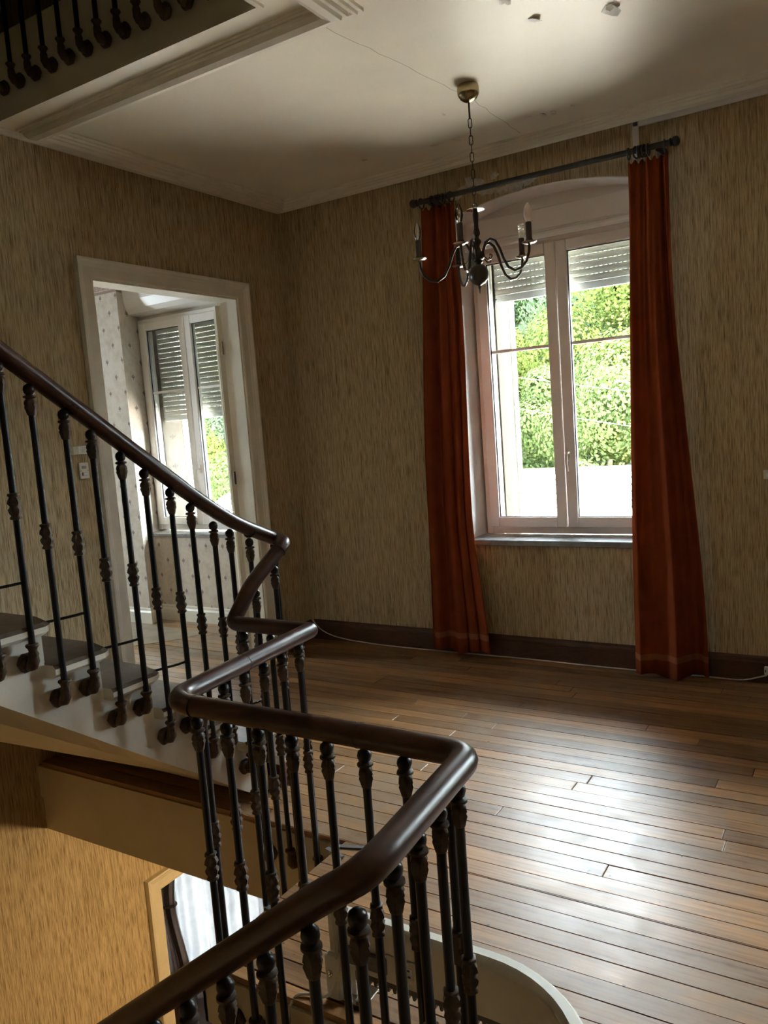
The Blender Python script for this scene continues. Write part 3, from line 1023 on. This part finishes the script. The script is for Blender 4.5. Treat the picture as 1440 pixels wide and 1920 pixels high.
# flat iron ties from the landing boards to the rail posts
for a, b in (((1.99, -2.50, .002), (1.895, -2.47, .0)), ((1.99, -2.88, .002), (1.92, -2.86, 0)), ((2.06, -2.40, .002), (1.9, -2.45, 0))):
    a, b = Vector(a), Vector(b); d = (b - a).normalized(); n_ = Vector((-d.y, d.x, 0)) * .009
    MB().poly([a + n_, a - n_, b - n_, b + n_], (0, 0, .004)).build('floor_tie', Mat('worn_iron', (.25, .25, .25), .35, .6).m, rl)

# gallery railing of the floor above, fixed to the opening's edge
gr = empty('gallery_railing', (.9, OY, ZC + .37))
tag(gr, 'shadowed iron baluster railing of the floor above the ceiling opening', 'railing')
frame_sweep(MB(), [(.05, OY - .06, ZC + 1.22), (OX - .06, OY - .06, ZC + 1.22), (OX - .06, -5.0, ZC + 1.22)], .0315, .027).build('handrail', RAILW, gr, smooth=True)
for i in range(14):
    x = .09 + .1195 * i
    if x < OX - .1: baluster(gr, x, OY - .06, ZC + .125, ZC + 1.19, PI / 2)
for i in range(12):
    baluster(gr, OX - .06, OY - .16 - .12 * i, ZC + .125, ZC + 1.19, 0)

# ------------------------------------------------------------------ chandelier
CX, CY = 2.026, -1.039
ch = empty('chandelier', (CX, CY, ZC))
tag(ch, 'dark brass five-arm chandelier hanging on a chain before the window', 'chandelier')
MB().lathe([(.050, 0), (.053, -.012), (.053, -.038), (.050, -.046), (.040, -.062), (.022, -.074), (.008, -.078)], (CX, CY, ZC), 24).build('canopy', BRASS, ch, smooth=True)
MB().tube([(CX, CY, ZC - .07), (CX, CY, ZC - .155)], .005, 8).build('hanger_rod', DBRASS, ch)
lm = None
nl = 15
z = ZC - .155
lk = []
for j in range(16):
    t = 2 * PI * j / 16
    lk.append((.0085 * math.cos(t), 0, .010 * math.sin(t) + (.0125 if math.sin(t) > 0 else -.0125)))
lm = MB().tube(lk, .0024, 6, loop=True).mesh('chain_link', DBRASS, True)
zz = z - .020
k = 0
while zz > 2.635:
    o = link('chain_link', lm, ch, (0, 0, zz - ZC)); o.rotation_euler = (0, 0, (PI / 2) * (k % 2) + .4); zz -= .0395; k += 1
MB().tube([(CX + .012 * math.cos(t * PI / 5), CY, 2.622 + .012 * math.sin(t * PI / 5)) for t in range(10)], .0028, 6, loop=True).build('top_ring', DBRASS, ch)
MB().lathe([(.010, 2.612), (.030, 2.608), (.044, 2.604), (.045, 2.601), (.028, 2.598), (.012, 2.592)], (CX, CY, 0), 20).build('top_dish', CHROME, ch, smooth=True)
MB().lathe([(.010, 2.598), (.015, 2.59), (.0145, 2.57), (.011, 2.535), (.012, 2.515), (.0175, 2.495), (.017, 2.485), (.010, 2.473), (.011, 2.466), (.020, 2.456), (.021, 2.447), (.013, 2.434),
             (.011, 2.426), (.016, 2.41), (.022, 2.40), (.034, 2.392), (.036, 2.375), (.030, 2.366), (.020, 2.362), (.024, 2.352), (.012, 2.338)], (CX, CY, 0), 18).build('stem', DBRASS, ch, smooth=True)
MB().lathe([(.006, 2.342), (.024, 2.338), (.040, 2.325), (.048, 2.305), (.049, 2.290), (.044, 2.268), (.030, 2.250), (.012, 2.242), (.008, 2.238)], (CX, CY, 0), 24).build('ball', DBRASS, ch, smooth=True)
MB().lathe([(.006, 2.242), (.008, 2.232), (.004, 2.224), (.0025, 2.205), (.001, 2.20)], (CX, CY, 0), 8).build('drop_finial', DBRASS, ch, smooth=True)
arm_rz = [(.030, 2.372), (.034, 2.405), (.050, 2.440), (.078, 2.450), (.105, 2.435), (.125, 2.400), (.145, 2.345), (.170, 2.300), (.205, 2.278), (.240, 2.284), (.270, 2.310), (.286, 2.350), (.289, 2.385)]
cam_dir = math.atan2(-4.748 - CY, 3.690 - CX)
for i, kind in enumerate(('clear', 'frosted', 'spiral', 'none', 'clear')):
    a = cam_dir + math.radians(-15 + 72 * i)
    dx, dy = math.cos(a), math.sin(a)
    arm = MB().tube([(CX + r * dx, CY + r * dy, z) for r, z in arm_rz], .0068, 8).build('arm', DBRASS, ch, smooth=True)
    ex, ey = CX + .289 * dx, CY + .289 * dy
    # small scroll in the arm's inner bend
    MB().tube([(CX + r * dx, CY + r * dy, z) for r, z in ((.036, 2.375), (.060, 2.352), (.078, 2.356), (.082, 2.372), (.072, 2.380), (.068, 2.372))], .0028, 6).build('scroll', DBRASS, arm, smooth=True)
    MB().lathe([(.008, 2.382), (.030, 2.388), (.036, 2.394), (.034, 2.395), (.014, 2.392), (.014, 2.402), (.008, 2.404)], (ex, ey, 0), 18).build('drip_pan', CHROME, arm, smooth=True)
    MB().lathe([(.0165, 2.396), (.0165, 2.406), (.0142, 2.408), (.0142, 2.482), (.012, 2.484)], (ex, ey, 0), 14).build('candle_sleeve', CAND, arm, smooth=True)
    if kind in ('clear', 'frosted'):
        MB().lathe([(.010, 2.484), (.0155, 2.500), (.0190, 2.518), (.0178, 2.536), (.0122, 2.554), (.0055, 2.568), (.001, 2.573)], (ex, ey, 0), 14).build('bulb', BULB if kind == 'clear' else FROST, arm, smooth=True)
        if kind == 'clear':
            MB().lathe([(.005, 2.484), (.003, 2.505), (.0015, 2.535), (.0005, 2.54)], (ex, ey, 0), 6).build('filament_mount', CHROME, arm)
    elif kind == 'spiral':
        MB().lathe([(.011, 2.484), (.013, 2.490), (.013, 2.510), (.009, 2.514)], (ex, ey, 0), 12).build('bulb_base', SWHITE, arm, smooth=True)
        MB().tube([(ex + .012 * math.cos(t * .55), ey + .012 * math.sin(t * .55), 2.514 + t * .00112) for t in range(38)], .0036, 6).build('bulb', CFL, arm, smooth=True)

# ------------------------------------------------------------------ curtain rod and curtains
RZ, RY = 2.972, -.12
cr = empty('curtain_rod', (1.99, RY, RZ))
tag(cr, 'grey curtain rod with ball ends and rings above the window', 'curtain rod')
MB().tube([(1.22, RY, RZ), (2.76, RY, RZ)], .0165, 12).build('rod', RODM, cr, smooth=True)
for s, x in ((-1, 1.22), (1, 2.76)):
    MB().lathe([(.015, 0), (.022, s * .004), (.022, s * .010), (.017, s * .014), (.025, s * .022), (.027, s * .036), (.022, s * .048), (.009, s * .055)], (x, RY, RZ), 14, 'x').build('finial', RODM, cr, smooth=True)
for x in (1.30, 2.70):
    MB().lathe([(.028, -.0), (.028, -.008), (.013, -.014), (.010, -.09), (.016, -.10)], (x, 0, RZ - .012), 12, 'y').build('bracket', RODM, cr, smooth=True)
rg = MB().tube([(0, .030 * math.cos(2 * PI * j / 18), .030 * math.sin(2 * PI * j / 18)) for j in range(18)], .0048, 6, loop=True).mesh('ring', RODM, True)
for x in (1.245, 1.325, 1.35, 1.375, 1.40, 1.43, 1.455, 2.545, 2.585, 2.60, 2.615, 2.63, 2.65, 2.735):
    o = link('ring', rg, cr, (x - 1.99, 0, -.0105)); o.rotation_euler = (0, 0, random.uniform(-.35, .35))


def curtain(name, label, sect, zt_, zb_, nz=40):
    """sect(u, t): plan position (x, y) for u across 0..1 and t = 0 top .. 1 bottom"""
    root = empty(name, ((sect(0, 1)[0] + sect(1, 1)[0]) / 2, -.11, zb_))
    tag(root, label, 'curtain', 'curtains')
    nu = 120
    def sheet(t0, t1, nz, off=0.0):
        mb = MB(); vs_ = []
        for j in range(nz + 1):
            t = t0 + (t1 - t0) * j / nz
            for i in range(nu + 1):
                u = i / nu
                x, y = sect(u, t)
                z = zt_ + (zb_ - zt_) * t
                if t == 0: z += .012 * math.sin(u * 40)
                if t > .999: z += .012 * math.sin(u * 9)
                vs_.append((x, y + off, z))
        fs = [(j * (nu + 1) + i, j * (nu + 1) + i + 1, (j + 1) * (nu + 1) + i + 1, (j + 1) * (nu + 1) + i) for j in range(nz) for i in range(nu)]
        return mb.add(vs_, fs)
    cl = sheet(0, 1, nz).build('cloth', CURT, root, smooth=True)
    md = cl.modifiers.new('thickness', 'SOLIDIFY'); md.thickness = .0025
    h = sheet(.955, .968, 2, -.0032).build('hem_band', HEMC, root, smooth=True)
    return root


def sm(t): return t * t * (3 - 2 * t)


def left_c(u, t):
    w0, w1 = 1.225, 1.47
    xl = 1.225 - .045 * sm(min(1, t * 1.6)) - .085 * t
    xr = 1.47 + .0 * t + (.05 * sm(max(0, (t - .66) / .34)))
    if .15 < t: xr += .012 * math.sin(t * 7)
    x = xl + (xr - xl) * u
    a = .014 + .026 * min(1, t * 2.5)
    ph = u + .07 * math.sin(u * 7.0 + .8) + .018 * math.sin(5 * t + u * 3)
    f = 3.6
    s_ = math.sin(ph * f * 2 * PI)
    y = -.112 + a * (s_ * (1.2 - .2 * abs(s_))) * (.65 + .35 * math.sin(u * 5 + 1)) + .009 * math.sin(ph * 37 + t * 2.5) * (1 - .75 * min(1, t * 2)) + .004 * math.sin(ph * 52 + t * 6)
    x += .013 * math.cos(ph * f * 2 * PI + .6) * min(1, t * 3)
    return x, y


def right_c(u, t):
    xl = 2.535 - .01 * sm(min(1, t * 3)) - .055 * sm(t)
    xr = 2.752 - .012 * t + .135 * sm(max(0, (t - .15) / .85))
    x = xl + (xr - xl) * u
    a = .018 + .018 * min(1, t * 3)
    f = 2.4
    ph = u + .06 * math.sin(u * 6.0 + .3) + .02 * math.sin(4 * t + u * 2)
    y = -.118 + a * math.sin(ph * f * 2 * PI + 2.4) * (.7 + .3 * math.sin(u * 8 + 2 * t)) + .010 * math.sin(ph * 33 + t * 3) * max(0, 1 - 1.7 * t) + .003 * math.sin(ph * 47 + 5 * t)
    # the right-hand part falls back against the wall
    y += .058 * sm(max(0, min(1, (u - .60) / .12))) * min(1, t * 2.2)
    return x, min(y, -.03)


curtain('curtain', 'rust-orange curtain hanging left of the window, gathered in narrow folds', left_c, 2.925, .045)
curtain('curtain', 'rust-orange curtain hanging right of the window, spreading towards the floor', right_c, 2.915, .012)

# ------------------------------------------------------------------ wall fittings
e = empty('emergency_sounder', (0, -1.92, 1.55))
tag(e, 'small white plastic box with printed label on the left wall beside the doorway', 'wall unit')
m_ = MB(); rings = []
for y, d in ((-1.985, .004), (-1.978, .022), (-1.95, .030), (-1.90, .030), (-1.87, .026), (-1.862, .018), (-1.858, .004)):
    rings.append([(.0, y, 1.553), (d, y, 1.555), (d, y, 1.597), (.0, y, 1.599)])
m_.rings(rings).build('body', SWHITE, e)
MB().box((.0300, -1.935, 1.559), (.0308, -1.902, 1.594)).build('label_sticker', Mat('label_paper', (.70, .70, .66), .6).m, e)
m_ = MB()
for i in range(5):
    m_.box((.0307, -1.932, 1.588 - i * .006), (.0311, -1.906 - (.004 if i % 2 else 0), 1.590 - i * .006))
m_.build('label_print', SGREY, e)
MB().box((.0298, -1.9395, 1.556), (.0303, -1.9385, 1.597)).build('seam', SGREY, e)
e = empty('light_switch', (0, -1.913, 1.42))
tag(e, 'cream double switch plate on the left wall below the white box', 'light switch')
MB().cbox((0, -1.945, 1.418), (.010, -1.882, 1.508), .004).build('plate', SWHITE, e)
MB().cbox((.009, -1.929, 1.474), (.012, -1.900, 1.490), .001).build('blank_insert', SGREY, e)
MB().box((.0095, -1.931, 1.436), (.0105, -1.898, 1.454)).build('rocker_recess', DARKG, e)
MB().cbox((.0095, -1.925, 1.437), (.016, -1.899, 1.453), .0015).build('rocker', CFL, e)
for y in (-1.936, -1.891):
    MB().lathe([(.0022, .009), (.0022, .011), (.0005, .0112)], (0, y, 1.463), 8, 'x').build('screw', DARKG, e)
e = empty('wall_socket', (3.205, 0, 1.15))
tag(e, 'dim white fitting on the far wall at the right edge', 'wall fitting')
MB().cbox((3.170, -.012, 1.145), (3.235, 0, 1.195), .003).build('plate', SWHITE, e)
MB().lathe([(.016, 0), (.016, -.018), (.010, -.024), (.006, -.03)], (3.20, -.012, 1.17), 12, 'y').build('knob', SWHITE, e)
e = empty('cable_socket', (3.19, -.022, .06))
tag(e, 'small white cable outlet on the dark baseboard at the right edge', 'wall fitting')
MB().cbox((3.158, -.045, .055), (3.22, -.021, .10), .003).build('housing', SWHITE, e)
MB().box((3.163, -.0458, .07), (3.168, -.0445, .085)).build('port', DARKG, e)
cp = [(.028, -.03, .15), (.06, -.032, .11), (.12, -.036, .07), (.22, -.04, .04), (.38, -.045, .022), (.60, -.046, .012), (.85, -.042, .007)] + [(.85 + .2 * i, -.030 - .006 * math.sin(i * 1.1), .006) for i in range(1, 12)] + [(3.17, -.032, .05)]
tag(MB().tube(fillet(cp, .04, 2), .0042, 6).build('telephone_cable', CABLE, smooth=True), 'thin white cable lying along the far baseboard', 'cable')

# ------------------------------------------------------------------ stairlift rail
sl = empty('stairlift_rail', (2.7, -3.05, 0))
tag(sl, 'beige curved stairlift rail with toothed rack standing on the landing', 'stairlift rail')
YL = -3.075
Rb = .33
lp = [(2.395, YL, 0)] + [(2.55, YL, 0), (2.70, YL, 0)] + [(2.86 + Rb * math.sin(t * PI / 24), YL - Rb * (1 - math.cos(t * PI / 24)), 0) for t in range(13)] + [(2.86 + Rb, YL - Rb - .3 * i, 0) for i in range(1, 4)]
ZB = .235
sec = [(-.017, -.145), (.017, -.145), (.019, -.02), (.024, -.008), (.022, .010), (.012, .022), (-.012, .022), (-.022, .010), (-.024, -.008), (-.019, -.02)]
MB().sweep([(x, y, ZB) for x, y, z in lp], sec).build('beam', LIFT, sl, smooth=True)
MB().sweep([(x, y, ZB - .155) for x, y, z in lp], [(-.010, -.012), (.010, -.012), (.010, .014), (-.010, .014)]).build('rack_bar', TEETH, sl)
tm = MB().rings([[(-.006, -.010, 0), (.006, -.010, 0), (.006, .010, 0), (-.006, .010, 0)], [(-.0035, -.010, -.014), (.0035, -.010, -.014), (.0035, .010, -.014), (-.0035, .010, -.014)]]).mesh('rack_tooth', TEETH)
P = [Vector((x, y, ZB - .166)) for x, y, z in lp]
s_acc = .01
for a, b in zip(P, P[1:]):
    L = (b - a).length; d = (b - a).normalized()
    while s_acc < L:
        q = a + d * s_acc
        if q.y > -3.9:
            o = link('rack_tooth', tm, sl, q - wloc(sl)); o.rotation_euler = (0, 0, math.atan2(d.y, d.x))
        s_acc += .0205
    s_acc -= L
MB().cbox((2.372, YL - .03, .09), (2.398, YL + .026, .262), .006).build('end_cap', LIFT, sl)
MB().cbox((2.366, YL - .050, .004), (2.412, YL - .024, .135), .004).build('end_bracket', LIFT, sl)
MB().lathe([(.010, 0), (.010, -.006), (.006, -.009)], (2.385, YL - .050, .085), 10, 'y').build('bolt', CHROME, sl, smooth=True)
for x, y in ((2.43, YL), (2.95, YL - .02)):
    ft = MB().cbox((x - .05, y - .045, .0), (x + .055, y + .045, .008), .002).build('foot_plate', CHROME, sl)
    MB().cbox((x - .012, y - .012, .008), (x + .012, y + .012, .09), .002).build('foot_post', LIFT, ft)
    MB().lathe([(.009, .008), (.009, .014), (.004, .016)], (x + .03, y - .028, 0), 8).build('foot_bolt', LIFTD, ft)
MB().cbox((2.42, YL - .032, .115), (2.56, YL - .017, .165), .004).build('motor_cover', LIFTD, sl)
MB().cbox((2.555, YL - .023, .10), (2.66, YL - .017, .175), .002).build('cover_plate', LIFT, sl)
st_ = MB().box((2.585, YL - .0245, .125), (2.64, YL - .0229, .158)).build('sticker', Mat('sticker_white', (.75, .75, .72), .5).m, sl)
m_ = MB()
for i, (a, b) in enumerate(((2.590, 2.632), (2.590, 2.624), (2.590, 2.634))):
    m_.box((a, YL - .0252, .149 - i * .009), (b, YL - .0244, .154 - i * .009))
m_.build('sticker_print', DARKG, st_)
MB().tube(fillet([(2.42, YL - .03, .13), (2.40, YL - .05, .05), (2.37, YL - .06, .006), (2.31, SY + .03, .006), (2.27, SY + .0, .003), (2.262, SY - .02, -.08)], .04, 4), .0045, 6).build('power_cable', CABLE, sl, smooth=True)

# ------------------------------------------------------------------ curtains downstairs
def sheet_thing(name, label, cat, x0, x1, y, z0, z1, folds, amp, mat, taper=None):
    root = empty(name, ((x0 + x1) / 2, y, z0))
    tag(root, label, cat)
    mb = MB(); nu, nz = 96, 20; V_ = []
    for j in range(nz + 1):
        t = j / nz
        for i in range(nu + 1):
            u = i / nu
            a, b = taper(t) if taper else (x0, x1)
            V_.append((a + (b - a) * u, y + amp * math.sin(u * folds * 2 * PI + .5 * math.sin(4 * t)) + amp * .4 * math.sin(u * folds * 3.3), z1 + (z0 - z1) * t))
    mb.add(V_, [(j * (nu + 1) + i, j * (nu + 1) + i + 1, (j + 1) * (nu + 1) + i + 1, (j + 1) * (nu + 1) + i) for j in range(nz) for i in range(nu)])
    mb.build('cloth', mat, root, smooth=True)
    return root


sheet_thing('voile_curtain', 'white voile curtain glowing behind the downstairs doorway', 'curtain', -1.86, -.72, -.06, ZL + .03, -.65, 9, .022, SHEER)
d_ = sheet_thing('drape', 'taupe drape with dotted braid tied back beside the voile downstairs', 'curtain', -2.02, -1.74, -.13, ZL + .03, -.65, 3.5, .022, DRAPE,
                 lambda t: (-2.02, -1.60 - .14 * math.exp(-((t - .68) / .16) ** 2)))
mb = MB()
for i in range(30):
    pass
pts = []
for i in range(25):
    t = i / 24
    xr = -1.60 - .14 * math.exp(-((t - .68) / .16) ** 2)
    pts.append((xr - .075, -.165, -.65 + (ZL + .03 + .65) * t))
V_ = []
for p in pts: V_ += [(p[0] - .03, p[1], p[2]), (p[0] + .03, p[1], p[2])]
MB().add(V_, [(2 * i, 2 * i + 1, 2 * i + 3, 2 * i + 2) for i in range(24)]).build('braid', DRTRIM, d_)
tb = MB().tube([(-1.88 + .145 * math.cos(2 * PI * j / 20), -.14 + .06 * math.sin(2 * PI * j / 20), -2.63 + .03 * math.cos(2 * PI * j / 20)) for j in range(20)], .012, 8, loop=True)
tb.build('tieback', DRTRIM, d_, smooth=True)

# hall lamp downstairs (warm light on the lower wall)
LX, LY = 2.25, -1.55
hl = empty('hall_lamp', (LX, LY, -.372))
tag(hl, 'warm pendant lamp hanging in the hall below the landing', 'lamp')
MB().tube([(LX, LY, -.372), (LX, LY, -.56)], .004, 6).build('flex', DARKG, hl)
MB().lathe([(.03, -.55), (.06, -.56), (.12, -.62), (.125, -.63), (.118, -.63), (.055, -.568), (.03, -.56)], (LX, LY, 0), 20).build('shade', LAMPS, hl, smooth=True)
MB().lathe([(.012, -.57), (.03, -.60), (.03, -.62), (.015, -.635), (.002, -.64)], (LX, LY, 0), 12).build('bulb', emit('warm_bulb', (1.0, .62, .25), 8.0), hl, smooth=True)
pl_d = bpy.data.lights.new('hall_lamp_light', 'POINT'); pl_d.energy = 15; pl_d.color = (1.0, .70, .36); pl_d.shadow_soft_size = .12
pl_o = bpy.data.objects.new('hall_lamp_light', pl_d); COL.objects.link(pl_o); pl_o.location = (LX, LY, -.78)

# ------------------------------------------------------------------ outside: roof, cables, hillside
rt = empty('outbuilding', (-2, 11, -7))
tag(rt, 'low outbuilding with sunlit pale tiled roof outside the window', 'building')
RX0, RX1 = -14.0, 7.0
ry0, rz0, ry1, rz1 = 15.0, -.02, 6.0, -2.9
MB().box((RX0 + .3, 6.3, -7.5), (RX1 - .3, 21, -2.9)).build('wall', HOUSEW, rt)
nrow = 22
for i in range(nrow):
    t0, t1 = i / nrow, (i + 1.12) / nrow
    ya, za = ry1 + (ry0 - ry1) * t0, rz1 + (rz0 - rz1) * t0
    yb_, zb_ = ry1 + (ry0 - ry1) * t1, rz1 + (rz0 - rz1) * t1
    mb = MB(); V_ = []; nn = 280
    for j in range(nn + 1):
        x = RX0 + (RX1 - RX0) * j / nn
        w = .028 * math.sin(x * 2 * PI / .24)
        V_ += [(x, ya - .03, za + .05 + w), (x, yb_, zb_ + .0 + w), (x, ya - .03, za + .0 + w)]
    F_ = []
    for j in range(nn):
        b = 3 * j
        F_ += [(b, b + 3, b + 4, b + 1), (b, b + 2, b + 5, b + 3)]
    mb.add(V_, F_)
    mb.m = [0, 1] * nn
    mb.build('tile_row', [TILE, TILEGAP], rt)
MB().box((RX0, ry1, rz1 - .2), (RX1, ry1 + .05, rz1)).build('gutter', HOUSEW, rt)
x = RX0
rm = MB().lathe([(.13, 0), (.14, .36), (.12, .37)], (0, 0, 0), 10, 'x').mesh('ridge_tile', RIDGE, True)
while x < RX1:
    link('ridge_tile', rm, rt, Vector((x, ry0, rz0 + .02)) - wloc(rt)); x += .36
MB().poly([(RX0, ry0, rz0), (RX0, ry0 + 8, rz0 - 3.0), (RX1, ry0 + 8, rz0 - 3.0), (RX1, ry0, rz0)], (0, 0, -.05)).build('rear_slope', TILE, rt)
for k, (p, q) in enumerate((((-20, 18, 6.4), (14, 15, -.6)), ((-20, 18, 5.6), (14, 15, -1.6)))):
    P_ = [Vector(p).lerp(Vector(q), i / 20) + Vector((0, 0, -.7 * math.sin(PI * i / 20))) for i in range(21)]
    tag(MB().tube(P_, .012, 5).build('overhead_cable', IRON), ('upper' if k == 0 else 'lower') + ' of two overhead cables sagging past the trees outside', 'cable')


def hz(x, y): return -6.5 + max(0, y - 17) * .42 + .8 * math.sin(x * .11 + y * .07)


mb = MB(); V_ = []; nx, ny = 48, 26
for j in range(ny + 1):
    for i in range(nx + 1):
        x = -110 + 145 * i / nx; y = 17.5 + 72 * j / ny
        V_.append((x, y, hz(x, y)))
mb.add(V_, [(j * (nx + 1) + i, j * (nx + 1) + i + 1, (j + 1) * (nx + 1) + i + 1, (j + 1) * (nx + 1) + i) for j in range(ny) for i in range(nx)])
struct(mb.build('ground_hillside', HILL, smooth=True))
struct(MB().poly([(-60, .66, -6.2), (40, .66, -6.2), (40, 19, -6.2), (-60, 19, -6.2)], (0, 0, -.1)).build('ground_bounce', m_paint('pale_bounce_gravel', (.74, .71, .64), .95, .1, 3)))  # unseen pale courtyard, added to bounce daylight up to the ceiling

rt_ = random.Random(21)


def crown_mesh(name, mat, nleaf, size, lobes):
    lob = []
    for i in range(lobes):
        a = rt_.uniform(0, 2 * PI); rr = rt_.uniform(0, 1.0) ** .6
        lob.append((Vector((rr * 2.2 * math.cos(a), rr * 2.2 * math.sin(a), 3.0 + rt_.uniform(-1.7, 2.5) * (1.1 - .5 * rr))), rt_.uniform(.55, 1.15)))
    lob.append((Vector((0, 0, 3.2)), 1.9))
    V_, F_ = [], []
    for i in range(nleaf):
        c, r = rt_.choice(lob)
        d = Vector((rt_.gauss(0, 1), rt_.gauss(0, 1), rt_.gauss(.15, 1))).normalized()
        p = c + d * r * rt_.uniform(.72, 1.03)
        n = (d + Vector((rt_.uniform(-.4, .4), rt_.uniform(-.4, .4), rt_.uniform(-.3, .5)))).normalized()
        s = n.cross(Vector((rt_.uniform(-1, 1), rt_.uniform(-1, 1), rt_.uniform(-1, 1)))).normalized(); w = n.cross(s)
        q = size * rt_.uniform(.6, 1.3)
        b = len(V_)
        V_ += [p - s * q, p + w * q * .6, p + s * q, p - w * q * .6]
        F_.append((b, b + 1, b + 2, b + 3))
    me = bpy.data.meshes.new(name); me.from_pydata([tuple(v) for v in V_], [], F_); me.materials.append(mat)
    return me


crowns = [crown_mesh('crown', LEAF1, 32000, .05, 15), crown_mesh('crown', LEAF2, 32000, .05, 17), crown_mesh('crown', LEAF3, 32000, .05, 18), crown_mesh('crown', LEAF1, 32000, .048, 20), crown_mesh('crown', LEAF2, 32000, .05, 14)]
labs = ['yellow-green leafy tree on the wooded hillside outside', 'fresh green broad tree on the wooded hillside outside', 'bluish green dense tree on the wooded hillside outside', 'yellow-green leafy tree on the wooded hillside outside', 'fresh green broad tree on the wooded hillside outside']
trunk = MB().tube([(0, 0, -1.5), (.05, 0, 1.0), (0, .05, 3.2)], [.22, .16, .06], 8).mesh('trunk', BARK, True)
y = 20.0
while y < 66:
    lo_, hi_ = 3.7 - 1.35 * (y + 4.7), 3.7 + .12 * (y + 4.7)
    stp = 4.3 + y * .035
    x = lo_ + rt_.uniform(0, 2)
    while x < hi_:
        k = rt_.choice((0, 1, 1, 2, 3, 4) if y < 34 else (1, 2, 2, 4, 0))
        yy = y + rt_.uniform(-2, 2); s = rt_.uniform(1.15, 1.6) * (1 + (y - 20) * .006)
        sl_ = (x - 3.7) / (yy + 4.7)
        if not (-.62 < sl_ < -.08 or -1.3 < sl_ < -.8):
            x += stp; continue
        r_ = empty('tree', (x, yy, hz(x, yy) - .4))
        tag(r_, labs[k] + (' just behind the tiled roof' if y < 26 else ' halfway up' if y < 45 else ' near its top'), 'tree', 'trees on the hillside')
        r_.scale = (s, s, s * rt_.uniform(.95, 1.2)); r_.rotation_euler = (0, 0, rt_.uniform(0, 6.28))
        link('crown', crowns[k], r_); link('trunk', trunk, r_)
        x += stp * rt_.uniform(.8, 1.2)
    y += 5.0 + (y - 20) * .05
